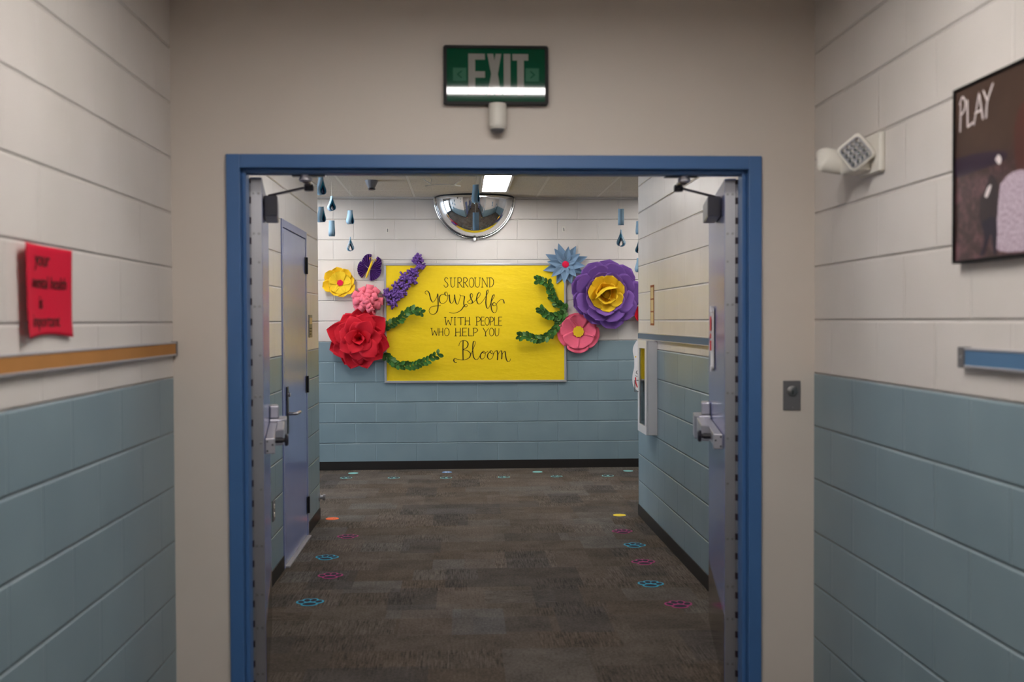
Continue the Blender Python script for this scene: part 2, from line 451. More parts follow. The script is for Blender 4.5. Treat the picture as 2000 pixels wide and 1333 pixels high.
# corridor beyond the doors
D0, D1, DZ = 2.302, 3.287, 2.105         # side door frame, outside
b = MB(); b.box(XL-0.2, XL, YW, D0+0.01, 0, ZC); b.box(XL-0.2, XL, D1-0.01, YE, 0, ZC); b.box(XL-0.2, XL, D0+0.01, D1-0.01, DZ-0.01, ZC)
b.box(XL-0.25, XL-0.2, D0-0.1, D1+0.1, 0, DZ+0.1)
struct(b.build('wall_corridor_left', M['cmu_left']), 'left block wall beyond the doors, holding the periwinkle side door', 'wall')
b = MB(); b.box(XR, XR+0.2, YW, YE-0.02, 0, ZC)
struct(b.build('wall_corridor_right', M['cmu_right']), 'right block wall beyond the doors, holding the white cabinet', 'wall')
b = MB(); b.box(XC0-0.2, XC1+0.2, YF, YF+0.2, 0, ZC)
struct(b.build('wall_far', M['cmu_far']), 'far block wall behind the yellow bulletin board', 'wall')
b = MB(); b.box(XC0-0.2, XL-0.2, YE-0.2, YE, 0, ZC)
struct(b.build('wall_cross_left', M['cmu_far']), 'block wall of the cross corridor left of the opening', 'wall')
b = MB(); b.box(XR+0.2, XC1+0.2, YE-0.22, YE-0.02, 0, ZC)
struct(b.build('wall_cross_right', M['cmu_far']), 'block wall of the cross corridor right of the opening', 'wall')
b = MB(); b.box(XC1, XC1+0.2, YE-0.02, YF, 0, ZC)
struct(b.build('wall_end_right', M['cmu_right']), 'block wall closing the right end of the cross corridor', 'wall')
# glazed entrance at the left end of the cross corridor
GY0, GY1, GZ = YE+0.25, YF-0.25, 2.35
b = MB(); b.box(XC0-0.2, XC0, YE, GY0, 0, ZC); b.box(XC0-0.2, XC0, GY1, YF, 0, ZC); b.box(XC0-0.2, XC0, GY0, GY1, GZ, ZC); b.box(XC0-0.2, XC0, GY0, GY1, 0, 0.12)
struct(b.build('wall_end_left', M['cmu_left']), 'block wall around the glazed entrance at the left end', 'wall')
b = MB()
for y0 in (GY0, (GY0+GY1)/2-0.05, GY1-0.1): b.box(XC0-0.12, XC0-0.04, y0, y0+0.1, 0.12, GZ)
for z0 in (0.12, 1.0, GZ-0.1): b.box(XC0-0.12, XC0-0.04, GY0, GY1, z0, z0+0.1)
w1 = struct(b.build('window_1', M['frame_blue']), 'blue framed glazed entrance at the left end of the cross corridor', 'window')
b = MB(); b.box(XC0-0.085, XC0-0.079, GY0+0.02, GY1-0.02, 0.14, GZ-0.02); b.build('pane', M['glass'], w1)
lt = bpy.data.lights.new('daylight_portal', 'AREA'); lt.shape = 'RECTANGLE'; lt.size = GZ-0.12; lt.size_y = GY1-GY0; lt.cycles.is_portal = True
po = bpy.data.objects.new('daylight_portal', lt); COL.objects.link(po)
po.matrix_world = frame((XC0-0.15, (GY0+GY1)/2, (GZ+0.12)/2), (0, 0, 1), (0, 1, 0), (-1, 0, 0))

# baseboards
BZ = 0.086
def baseboard(nm, x0, x1, y0, y1, label):
    b = MB(); b.box(x0, x1, y0, y1, 0, BZ); struct(b.build(nm, M['base'], bevel=0.002), label, 'baseboard')
baseboard('baseboard_far', XC0, XC1, YF-0.006, YF, 'black rubber baseboard under the bulletin board wall')
baseboard('baseboard_left', XL, XL+0.006, YW, D0, 'black rubber baseboard left of the side door')
baseboard('baseboard_left_end', XL, XL+0.006, D1, YE, 'black rubber baseboard between side door and corridor end')
baseboard('baseboard_right', XR-0.006, XR, YW, YE-0.02, 'black rubber baseboard along the right corridor wall')
baseboard('baseboard_front_left', XL, FX0, -0.006, 0, 'black rubber baseboard left of the blue frame')
baseboard('baseboard_front_right', FX1, XR, -0.006, 0, 'black rubber baseboard right of the blue frame')
baseboard('baseboard_near_left', XL, XL+0.006, YN, -0.006, 'black rubber baseboard of the near left wall')
baseboard('baseboard_near_right', XR-0.006, XR, YN, -0.006, 'black rubber baseboard of the near right wall')
baseboard('baseboard_cross_left', XC0, XL, YE, YE+0.006, 'black rubber baseboard in the cross corridor, left')
baseboard('baseboard_cross_right', XR, XC1, YE-0.02, YE-0.014, 'black rubber baseboard in the cross corridor, right')

# blue double door frame: face, return and stop
b = MB()
def jamb_ring(x0, x1, z, t, y0, y1):
    b.box(x0, x0+t, y0, y1, 0, z); b.box(x1-t, x1, y0, y1, 0, z); b.box(x0+t, x1-t, y0, y1, z-t, z)
jamb_ring(FX0, FX1, FZ, 0.050, -0.016, YW+0.012)
jamb_ring(FX0+0.050, FX1-0.050, FZ-0.050, 0.016, 0.02, 0.082)
struct(b.build('trim_1', M['frame_blue'], bevel=0.003), 'blue metal frame around the open double doorway', 'door frame')

# ================================================================== DOUBLE DOOR LEAVES
def make_leaf(num, A, Bp, sg, label):
    """local x runs from the hinge to the free edge, sg*y points to the middle of the corridor"""
    d = (Vector((*Bp, 0))-Vector((*A, 0))); L = 0.935; d.normalize()
    yv = Vector((-d.y, d.x, 0))
    m = frame((A[0], A[1], 0), d, yv, (0, 0, 1))
    T = 0.045
    root = empty('door_%d' % num, m, label, 'door'); root['kind'] = 'structure'
    Y = lambda v: v*sg                     # + = towards the corridor
    b = MB(); b.box(0, L, Y(0), Y(-T), 0.012, 2.046); b.build('leaf', M['leaf'], root, bevel=0.002)
    # continuous hinge on the hinge edge
    b = MB(); b.box(-0.004, 0, Y(-0.001), Y(-T+0.001), 0.02, 2.04)
    hg = b.build('hinge_leaf', M['steel'], root, bevel=0.0008)
    b = MB(); z = 0.02; i = 0
    while z < 2.03:
        z1 = min(z+(0.052 if i % 2 == 0 else 0.026), 2.04)
        rr = 0.0075 if i % 2 == 0 else 0.0082
        b.lathe((-0.006, Y(-T-0.004), z), [(rr, 0), (rr, z1-z)], 'z', 12, i % 2)
        z = z1; i += 1
    b.build('hinge_barrel', [M['steel'], M['steel_dark']], root, smooth=40)
    b = MB(); b.lathe((-0.004, 0, 0), [(0.0055, 0), (0.005, -0.0016), (0.002, -0.002)], 'x', 12)
    s0 = None
    for zz, both in ((1.985, 2), (1.83, 2), (1.72, 1), (1.55, 2), (1.36, 1), (1.20, 2), (1.02, 1), (0.84, 1), (0.62, 2), (0.43, 2), (0.30, 2), (0.12, 2)):
        for q in range(both):
            if s0 is None: s0 = b.build('hinge_screw', M['screw'], hg, smooth=30); o_ = s0
            else: o_ = dup(s0, hg)
            o_.location = (0, Y(-0.012 if (q == 0) else -0.031), zz)
    # kick plate
    b = MB(); b.box(0.012, L-0.012, Y(0), Y(0.0016), 0.02, 0.315); b.build('kick_plate', M['kick'], root)
    # closer body, arms and shoe
    b = MB(); b.box(0.16, 0.47, Y(0.0016), Y(0.056), 1.915, 1.998); cl = b.build('door_closer', M['closer'], root, bevel=0.006)
    b = MB(); b.lathe((0.275, Y(0.03), 1.998), [(0.012, 0), (0.012, 0.016)], 'z', 16); b.build('spindle', M['dark_metal'], cl, smooth=40)
    inv = m.inverted()
    el = inv @ Vector((A[0]+sg_x(sg)*0.172, 0.2, 2.018))
    shoe = inv @ Vector((A[0]+sg_x(sg)*0.178, 0.075, 2.045))
    a0 = Vector((0.275, Y(0.03), 2.012))
    dv = (el-a0); ln = dv.length; ux = dv.normalized(); uz = Vector((0, 0, 1)); uy = uz.cross(ux).normalized(); uz = ux.cross(uy)
    b = MB(); b.box(-0.012, ln, -0.010, 0.010, -0.003, 0.003); b.xf(frame(a0, ux, uy, uz)); b.build('closer_arm', M['arm'], cl, bevel=0.001)
    b = MB(); b.lathe(el-Vector((0, 0, 0.016)), [(0.017, 0), (0.019, 0.004), (0.019, 0.022), (0.015, 0.028)], 'z', 20); b.build('elbow', M['dark_metal'], cl, smooth=40)
    b = MB(); b.tube([el+Vector((0, 0, 0.008)), el.lerp(shoe, 0.5)+Vector((0, 0, 0.0)), shoe-Vector((0, 0, 0.016))], [0.012, 0.013, 0.016], 14); b.build('forearm', M['arm'], cl, smooth=50)
    b = MB(); b.lathe(shoe-Vector((0, 0, 0.024)), [(0.019, 0), (0.025, 0.004), (0.025, 0.014), (0.022, 0.016), (0.022, 0.025)], 'z', 24); b.build('shoe', M['satin'], cl, smooth=40)
    b = MB(); b.box(-0.075, 0.05, -0.018, 0.018, -0.004, 0.0)
    mm = inv.to_3x3().to_4x4(); mm.translation = shoe
    if sg > 0: pass
    b.xf(mm @ (Matrix.Scale(-1, 4, (1, 0, 0)) if sg < 0 else Matrix.Identity(4))); b.build('shoe_plate', M['dark_metal'], cl)
    # exit device: rail, push pad, latch case and end cap
    b = MB(); b.box(0.07, L-0.20, Y(0.0016), Y(0.036), 0.972, 1.026); ex = b.build('exit_device', M['satin'], root, bevel=0.004)
    b = MB(); b.box(0.060, 0.072, Y(0.001), Y(0.040), 0.968, 1.030); cap = b.build('end_cap', M['satin'], ex, bevel=0.004)
    sc = None
    for (yy, zz) in ((0.010, 1.018), (0.030, 1.004), (0.010, 0.980)):
        if sc is None:
            b = MB(); b.lathe((0.06, 0, 0), [(0.004, 0), (0.003, -0.0015)], 'x', 10); sc = b.build('screw', M['dark_metal'], ex, smooth=30); o_ = sc
        else: o_ = dup(sc, ex)
        o_.location = (0, Y(yy), zz)
    b = MB(); b.prism([(0.34, Y(0.036)), (0.36, Y(0.070)), (L-0.22, Y(0.070)), (L-0.20, Y(0.036))], 0.966, 1.034); b.build('push_pad', M['satin'], ex, bevel=0.005)
    b = MB(); b.prism([(L-0.20, Y(0.0016)), (L-0.20, Y(0.058)), (L-0.17, Y(0.078)), (L-0.02, Y(0.078)), (L-0.005, Y(0.0016))], 0.93, 1.04); b.build('latch_case', M['satin'], ex, bevel=0.005)
    b = MB(); b.prism([(L-0.15, Y(0.0016)), (L-0.15, Y(0.045)), (L-0.03, Y(0.038)), (L-0.03, Y(0.0016))], 1.04, 1.098); b.build('latch_bracket', M['satin'], ex, bevel=0.006)
    b = MB(); y0_, y1_ = Y(0.036), Y(0.066)
    b.lathe((0.27, 0, 0.998), [(0.012, y0_), (0.012, y1_), (0.009, y1_), (0.009, Y(0.074)), (0.024, Y(0.076)), (0.026, Y(0.084)), (0.02, Y(0.09))], 'y', 24); b.build('knob', M['dark_metal'], ex, smooth=40)
    return root
def sg_x(sg): return 1 if sg < 0 else -1
make_leaf(1, (-0.762, 0.145), (-0.908, 1.06), -1, 'left leaf of the double door, periwinkle, folded back against the left wall')
rl = make_leaf(2, (1.044, 0.145), (1.206, 1.06), 1, 'right leaf of the double door, periwinkle, folded back with a red and white notice')
# notice taped to the right leaf
am = rl.matrix_world.copy()
nt = empty('notice', am @ frame((0.62, 0.0006, 1.405), (1, 0, 0), (0, 0, 1), (0, -1, 0)) @ Matrix.Rotation(PI, 4, 'Y'), 'white sheet with red print taped to the right door leaf', 'notice')
b = MB(); b.grid(lambda u, v: ((u-0.5)*0.215, (v-0.5)*0.28, 0.002+0.010*(0.5+0.5*math.cos(v*9))*(u*(1-u)*2)+0.006*abs(u-0.5)), 8, 14); b.build('sheet', P['white'], nt, smooth=60, solid=0.0004, fix=False)
b = MB()
for (x0, x1, y0, y1) in ((-0.022, 0.022, 0.035, 0.100), (-0.012, 0.012, 0.000, 0.022), (-0.026, 0.026, -0.055, -0.010)): b.box(x0, x1, y0, y1, 0.010, 0.0135)
b.build('red_print', P['redglow'], nt, bevel=0.0005)
for yv in (0.135, -0.138):
    b = MB(); b.box(-0.03, 0.03, yv-0.012, yv+0.012, 0.004, 0.012); b.build('tape', P['white'], nt)

# ================================================================== SIDE DOOR
X0 = XL
d3 = empty('door_3', Matrix.Translation((XL, (D0+D1)/2, 0)), 'closed periwinkle side door with lever handle in the left corridor wall', 'door'); d3['kind'] = 'structure'
def L3(b): return b.xf(Matrix.Translation((-XL, -(D0+D1)/2, 0)))
b = MB(); y0, y1 = D0, D1
b.box(XL-0.1, XL+0.007, y0, y0+0.045, 0, DZ); b.box(XL-0.1, XL+0.007, y1-0.045, y1, 0, DZ); b.box(XL-0.1, XL+0.007, y0+0.045, y1-0.045, DZ-0.047, DZ)
L3(b).build('door_frame', M['frame3'], d3, bevel=0.002)
b = MB(); b.box(XL-0.045, XL+0.004, y0+0.0465, y1-0.0465, 0.012, DZ-0.052); L3(b).build('leaf', M['door3'], d3, bevel=0.002)
b = MB(); b.box(XL-0.06, XL+0.03, y0+0.045, y1-0.045, 0, 0.012); L3(b).build('threshold', M['alu'], d3, bevel=0.003)
h0 = None
for zz in (1.872, 1.056, 0.222):
    if h0 is None:
        b = MB(); b.lathe((XL+0.014, D1-0.045, -0.057), [(0.008, 0), (0.008, 0.114)], 'z', 12); b.box(XL+0.004, XL+0.007, D1-0.085, D1-0.045, -0.057, 0.057); b.box(XL+0.012, XL+0.0145, D1-0.045, D1-0.004, -0.057, 0.057)
        h0 = L3(b).build('hinge', M['dark_metal'], d3, smooth=40); o_ = h0
    else: o_ = dup(h0, d3)
    o_.location = (0, 0, zz)
b = MB(); b.box(XL+0.004, XL+0.012, 2.415, 2.475, 0.80, 1.09); hp = L3(b).build('escutcheon', M['dark_metal'], d3, bevel=0.003)
b = MB(); b.tube(smooth_path([(XL+0.012, 2.445, 0.925), (XL+0.05, 2.445, 0.925), (XL+0.062, 2.465, 0.925), (XL+0.063, 2.57, 0.925)], 5), 0.0105, 12); L3(b).build('lever', M['steel'], hp, smooth=50)
b = MB(); b.lathe((XL+0.012, 2.445, 1.04), [(0.012, 0), (0.012, 0.012), (0.009, 0.015)], 'x', 16); L3(b).build('lock_cylinder', M['steel'], hp, smooth=40)

# ================================================================== LAMPS AND CEILING ITEMS
def troffer(x, y, lx, ly, label, lamp='lamp'):
    t = empty('ceiling_light', (x, y, ZC), label, 'ceiling light', 'recessed ceiling lights')
    b = MB(); f_ = 0.022
    for (x0, x1, y0, y1) in ((-lx/2-f_, -lx/2, -ly/2-f_, ly/2+f_), (lx/2, lx/2+f_, -ly/2-f_, ly/2+f_), (-lx/2, lx/2, -ly/2-f_, -ly/2), (-lx/2, lx/2, ly/2, ly/2+f_)):
        b.box(x0, x1, y0, y1, -0.014, 0)
    b.build('frame', M['alu'], t, bevel=0.002)
    b = MB(); b.box(-lx/2, lx/2, -ly/2, ly/2, -0.008, -0.002); b.build('diffuser', M[lamp], t)
    return t
troffer(0.325, 5.285, 0.228, 1.15, 'lit ceiling light in the view, just in front of the dome mirror')
troffer(-1.55, 5.285, 0.228, 1.15, 'lit ceiling light of the cross corridor towards the glazed entrance')
troffer(2.2, 5.285, 0.228, 1.15, 'lit ceiling light at the right of the cross corridor')
troffer(0.145, 1.9, 0.228, 1.15, 'lit ceiling light just inside the double doors')
troffer(0.145, -1.43, 1.15, 0.14, 'lit ceiling light in front of the green exit sign', 'lamp_near')
troffer(0.145, -4.4, 1.15, 0.14, 'lit ceiling light in the near hall behind the viewpoint', 'lamp_near')
troffer(0.145, -7.0, 1.15, 0.14, 'lit ceiling light at the back of the near hall', 'lamp_near')

sd = empty('smoke_detector', (-0.775, 5.2, ZC), 'small grey cone shaped detector on the ceiling tile left of the mirror', 'smoke detector')
b = MB(); b.lathe((0, 0, 0), [(0.058, 0), (0.055, -0.012), (0.036, -0.055), (0.030, -0.066)], 'z', 24); b.build('housing', M['closer'], sd, smooth=40)
b = MB(); b.lathe((0, 0, 0), [(0.030, -0.066), (0.034, -0.070), (0.034, -0.082), (0.02, -0.086)], 'z', 24); b.build('sensor_ring', M['dark_metal'], sd, smooth=40)

hg = empty('wire_hanger', (-0.145, 5.05, ZC), 'thin white arched hanger under the ceiling left of the lit light', 'hanger')
b = MB(); b.tube(smooth_path([(-0.155, 0, -0.066), (-0.08, 0, -0.056), (0, 0, -0.053), (0.08, 0, -0.056), (0.155, 0, -0.068)], 5), 0.0055, 8); b.build('bar', M['white_plastic'], hg, smooth=60)
for sx in (-1, 1):
    b = MB(); b.tube(smooth_path([(sx*0.17, 0.0, 0.0), (sx*0.155, 0.0, -0.018), (sx*0.12, 0.0, -0.040), (sx*0.098, 0, -0.056)], 5), 0.004, 8); b.build('hook', M['white_plastic'], hg, smooth=60)
b = MB(); b.tube(smooth_path([(-0.115, 0.0, -0.048), (-0.10, 0.0, -0.02), (-0.108, 0.0, 0.0)], 5), 0.003, 8); b.build('loop', M['white_plastic'], hg, smooth=60)

# dome mirror
dm = empty('dome_mirror', on_far(0.147, ZC-0.004), 'half dome convex mirror with chrome rim high on the far wall', 'mirror')
b = MB(); b.grid(lambda u, v: (0.385*math.sin(u*PI/2)*math.cos(-PI*v), -0.40*math.sin(u*PI/2)*math.sin(PI*v), 0.012+0.28*math.cos(u*PI/2)), 28, 56)
b.build('dome', M['chrome'], dm, smooth=80, fix=False)
b = MB(); ring = [(0.398*math.cos(-PI*k/48), 0.413*math.sin(-PI*k/48), 0.012) for k in range(49)]; b.tube(ring, 0.0125, 10); b.build('rim', M['chrome'], dm, smooth=60)
b = MB(); b.tube([(0.385*math.cos(PI*k/30), -0.003, 0.014+0.282*math.sin(PI*k/30)) for k in range(31)], 0.0075, 8); b.build('gasket', M['black'], dm, smooth=60)
b = MB(); b.box(-0.012, 0.012, -0.437, -0.405, 0.0, 0.03); b.build('clip', M['chrome'], dm, bevel=0.003)

# paper raindrop strings
def drop(parent, z, h, rot, mats=('slate', 'teal', 'navy'), w=0.05):
    """looped paper strips, tip up; z is the tip height"""
    for k, (mt, s) in enumerate(zip(mats, (1.0, 0.72, 0.48))):
        hh = h*s; r = hh*0.235
        prof = [(0, 0), (0.12*r, -0.22*hh), (0.55*r, -0.5*hh), (0.98*r, -0.74*hh), (0.8*r, -0.92*hh), (0, -hh)]
        pts = prof + [(-x, y) for x, y in prof[-2::-1]]
        sm = smooth_path(pts, 5); zo = z-(h-hh)*(0.93)
        b = MB(); n_ = len(sm)-1
        vs = []
        for p_ in sm:
            for s_ in (-1, 1): vs.append((p_.x*1.0, s_*w/2*(1-0.001*k), zo+p_.y))
        b.add(vs, [(2*i, 2*i+1, 2*i+3, 2*i+2) for i in range(n_)])
        b.xf(Matrix.Rotation(rot, 4, 'Z')); b.build('paper_loop', P[mt], parent, smooth=50, solid=0.0008, fix=False)
def rain(x, y, items, label):
    t = empty('raindrop_string', (x, y, ZC), label, 'hanging decoration', 'paper raindrops on strings')
    b = MB(); zl = items[-1][0]-ZC; b.tube([(0.0, 0, 0), (0.001, 0, zl*0.5), (0, 0, zl-0.004)], 0.0012, 6); b.build('string', M['white_plastic'], t)
    for (z, h, rot) in items: drop(t, z-ZC, h, rot)
    return t
rain(-1.101, 4.35, [(2.640, 0.145, 0.9), (2.400, 0.122, 1.1)], 'string of blue paper raindrops partly hidden behind the left wall corner')
rain(-1.124, 5.2, [(2.589, 0.130, 0.5), (2.374, 0.139, PI/2)], 'string of blue paper raindrops, second from the left, lower drop turned flat')
rain(-0.995, 5.5, [(2.496, 0.125, 1.15), (2.255, 0.130, 0.25)], 'string of blue paper raindrops right of the flat drop, above the yellow flower')
rain(0.130, 4.5, [(2.600, 0.148, 1.25), (2.372, 0.144, PI/2-0.04)], 'string of blue paper raindrops hanging in front of the dome mirror')
rain(1.402, 5.0, [(2.459, 0.143, 1.4), (2.278, 0.148, -0.35)], 'string of blue paper raindrops above the big purple flower')
rain(1.612, 5.3, [(2.381, 0.120, 1.2), (2.215, 0.124, -0.4), (2.049, 0.129, 0.7)], 'string of three blue paper raindrops at the right wall corner')

# ================================================================== BULLETIN BOARD
def WP(px, py):
    """design grid of the far wall display -> metres on the wall"""
    x = (px-927)/100.0; y = (py-630)/100.0
    return (0.14234+0.51279*x-0.00248*y+0.00051*x*y+0.0013*x*x, 1.47155-0.00216*x-0.51299*y-0.00131*x*y-0.00052*y*y)

BX0, BX1, BZ0, BZ1 = -0.758, 1.064, 0.868, 2.063
bcx, bcz = (BX0+BX1)/2, (BZ0+BZ1)/2; bw, bh = (BX1-BX0)/2, (BZ1-BZ0)/2
bb = empty('bulletin_board', on_far(bcx, bcz), 'yellow bulletin board reading surround yourself with people who help you bloom', 'bulletin board')
b = MB(); b.box(-bw+0.003, bw-0.003, -bh+0.003, bh-0.003, 0.0, 0.008); b.build('backing', M['cork'], bb)
b = MB(); t = 0.022
b.box(-bw, bw, bh-t, bh, 0, 0.02); b.box(-bw, bw, -bh, -bh+t, 0, 0.02); b.box(-bw, -bw+t, -bh+t, bh-t, 0, 0.02); b.box(bw-t, bw, -bh+t, bh-t, 0, 0.02)
b.build('board_frame', M['alu'], bb, bevel=0.003)
from mathutils import noise as mn
b = MB()
def wav(x, y): return 0.0125+0.0014*(mn.noise(Vector((x*1.6, y*7, 3.1)))+0.6*mn.noise(Vector((x*5, y*16, 8.0))))
b.grid(lambda u, v: ((u-0.5)*2*(bw-0.018), (v-0.5)*2*(bh-0.018), wav((u-0.5)*2*bw, (v-0.5)*2*bh)), 90, 90)
yp = b.build('yellow_paper', M['yellow_paper'], bb, smooth=80, fix=False)

def T(cx, cy):
    """lettering grid (fine units of the banner) -> board local"""
    X, Z = WP(820+cx/6.06, 520+cy/6.06); return (X-bcx, Z-bcz)
def arc(cx, cy, rx, ry, n=17): return [(cx+rx*math.sin(2*PI*k/(n-1)), cy-ry*math.cos(2*PI*k/(n-1))) for k in range(n)]
LINES = {
 'surround': [[(333, 152), (320, 139), (303, 141), (294, 160), (302, 180), (320, 198), (333, 218), (330, 240), (312, 252), (295, 246), (285, 226)],
  [(368, 140), (366, 200), (372, 238), (388, 252), (405, 242), (413, 215), (415, 140)], [(450, 140), (450, 250)], [(448, 140), (480, 139), (494, 162), (484, 188), (450, 196)], [(462, 195), (482, 222), (502, 250)],
  [(519, 140), (518, 250)], [(517, 140), (548, 139), (562, 162), (550, 188), (519, 196)], [(530, 195), (550, 222), (570, 250)], arc(612, 196, 29, 56),
  [(655, 140), (655, 205), (662, 240), (682, 252), (700, 240), (708, 205), (710, 140)], [(738, 250), (738, 140)], [(738, 140), (768, 195), (798, 250)], [(798, 250), (798, 140)], [(826, 140), (826, 250)], [(815, 140), (846, 140), (868, 165), (871, 205), (856, 240), (820, 251)],
  [(356, 140), (380, 140)], [(404, 140), (426, 140)], [(440, 251), (461, 251)], [(508, 251), (529, 251)], [(645, 140), (667, 140)], [(700, 140), (721, 140)], [(728, 251), (749, 251)], [(788, 140), (809, 140)]],
 'yourself': [[(80, 335), (64, 322), (66, 302), (90, 296), (110, 318), (122, 365), (135, 405), (155, 428), (180, 405), (200, 368), (212, 328)], [(212, 328), (217, 420), (214, 500), (196, 550), (160, 573), (122, 560), (110, 525), (130, 490), (170, 475), (245, 470)],
  [(290, 335), (248, 345), (231, 385), (240, 430), (275, 444), (312, 420), (331, 380), (330, 335), (315, 308), (297, 318), (303, 345), (330, 355), (350, 345)], [(350, 340), (352, 390), (360, 430), (380, 440), (402, 410), (412, 350)], [(412, 340), (418, 400), (432, 445), (452, 448), (468, 405), (480, 350), (472, 342)],
  [(480, 352), (500, 354), (526, 358), (528, 375), (520, 440), (530, 476), (550, 483), (563, 467), (548, 455), (525, 470), (490, 520), (440, 550), (395, 558), (350, 549)],
  [(560, 425), (600, 395), (625, 352), (612, 324), (597, 345), (605, 385), (622, 420), (610, 445), (585, 446), (566, 430)], [(622, 442), (665, 400), (700, 365), (717, 330), (700, 314), (680, 345), (672, 400), (690, 447), (720, 442), (755, 402)],
  [(755, 402), (790, 345), (813, 300), (808, 283), (792, 300), (785, 370), (781, 440), (790, 490), (808, 501), (824, 478)], [(824, 478), (848, 420), (875, 370), (886, 345), (868, 344), (850, 390), (842, 450), (850, 520), (875, 553), (900, 545), (913, 500), (905, 455), (880, 432), (861, 450), (870, 471), (895, 465), (920, 430), (955, 400), (985, 400), (999, 442)]],
 'with_people': [[(300, 608), (312, 700)], [(312, 700), (335, 640)], [(335, 640), (364, 700)], [(364, 700), (379, 608)], [(416, 608), (416, 698)], [(447, 612), (522, 608)], [(485, 610), (485, 698)], [(537, 606), (537, 696)], [(587, 605), (587, 696)], [(537, 652), (587, 650)],
  [(672, 605), (672, 700)], [(663, 605), (700, 606), (718, 630), (700, 655), (672, 660)], [(726, 605), (726, 700)], [(726, 605), (762, 605)], [(726, 652), (756, 650)], [(726, 700), (767, 700)], arc(796, 654, 25, 48), [(832, 605), (832, 702)], [(825, 607), (857, 607), (873, 632), (858, 656), (832, 662)],
  [(883, 605), (883, 702)], [(883, 702), (922, 702)], [(932, 605), (932, 704)], [(932, 605), (971, 605)], [(932, 652), (963, 650)], [(932, 704), (971, 704)], [(290, 608), (312, 608)], [(368, 608), (390, 608)], [(407, 608), (427, 608)], [(407, 698), (427, 698)], [(527, 697), (547, 697)], [(577, 697), (597, 697)], [(662, 701), (683, 701)]],
 'who_help_you': [[(138, 738), (152, 822)], [(152, 822), (175, 765)], [(175, 765), (198, 822)], [(198, 822), (213, 738)], [(226, 738), (226, 825)], [(272, 735), (272, 825)], [(226, 782), (272, 780)], arc(319, 781, 28, 46), [(424, 735), (424, 828)], [(479, 735), (479, 828)], [(424, 785), (479, 781)],
  [(506, 735), (506, 828)], [(506, 735), (556, 735)], [(506, 782), (548, 780)], [(506, 828), (556, 828)], [(577, 735), (577, 828)], [(577, 828), (623, 828)], [(637, 735), (637, 828)], [(628, 738), (665, 737), (684, 760), (665, 785), (637, 792)], [(748, 735), (779, 785)], [(779, 785), (813, 738)], [(779, 785), (778, 828)], arc(849, 782, 26, 47),
  [(891, 738), (891, 800), (900, 826), (918, 826), (932, 805), (935, 740)], [(128, 738), (148, 738)], [(413, 829), (435, 829)], [(468, 829), (490, 829)], [(768, 829), (789, 829)]],
 'bloom': [[(512, 884), (510, 1000), (512, 1112)], [(462, 945), (475, 905), (510, 881), (550, 888), (571, 920), (556, 965), (515, 990), (560, 1000), (599, 1035), (591, 1075), (560, 1100), (515, 1112), (450, 1105), (416, 1093), (401, 1115), (415, 1140), (436, 1141)],
  [(598, 1060), (630, 985), (656, 915), (648, 890), (632, 905), (625, 980), (632, 1060), (650, 1100), (680, 1106), (712, 1062), (748, 1012)], [(748, 1012), (722, 1040), (716, 1080), (735, 1101), (765, 1080), (776, 1030), (756, 1008), (742, 1025), (772, 1030), (806, 1008)], [(835, 1013), (806, 1040), (802, 1080), (826, 1104), (858, 1085), (869, 1035), (846, 1002), (830, 1020), (868, 1040), (890, 1010), (912, 1000)],
  [(912, 1000), (921, 1040), (918, 1112)], [(918, 1064), (940, 1020), (965, 1003), (971, 1050), (968, 1102)], [(968, 1064), (985, 1025), (1006, 1010), (1014, 1060), (1026, 1112), (1046, 1132), (1066, 1120), (1073, 1098)]],
}
WORDS = []
for nm, sts in LINES.items():
    cut = {'with_people': (620,), 'who_help_you': (385, 715)}.get(nm, ())
    for lo, hi in zip((0,)+cut, cut+(2000,)):
        WORDS.append((nm, [s_ for s_ in sts if lo <= s_[0][0] < hi]))
for nm, sts in WORDS:
    b = MB(); script = nm in ('yourself', 'bloom')
    for s_ in sts: stroke(b, [T(*q) for q in s_], 0.0050 if script else 0.0056, 0.0110 if script else 0.0074, 0.0, 6, len(s_) > 2)
    # lay the ink on the paper relief
    b.v = [(x, y, wav(x, y)+0.0009) for x, y, z in b.v]
    b.build('lettering', M['ink'], yp, fix=False)

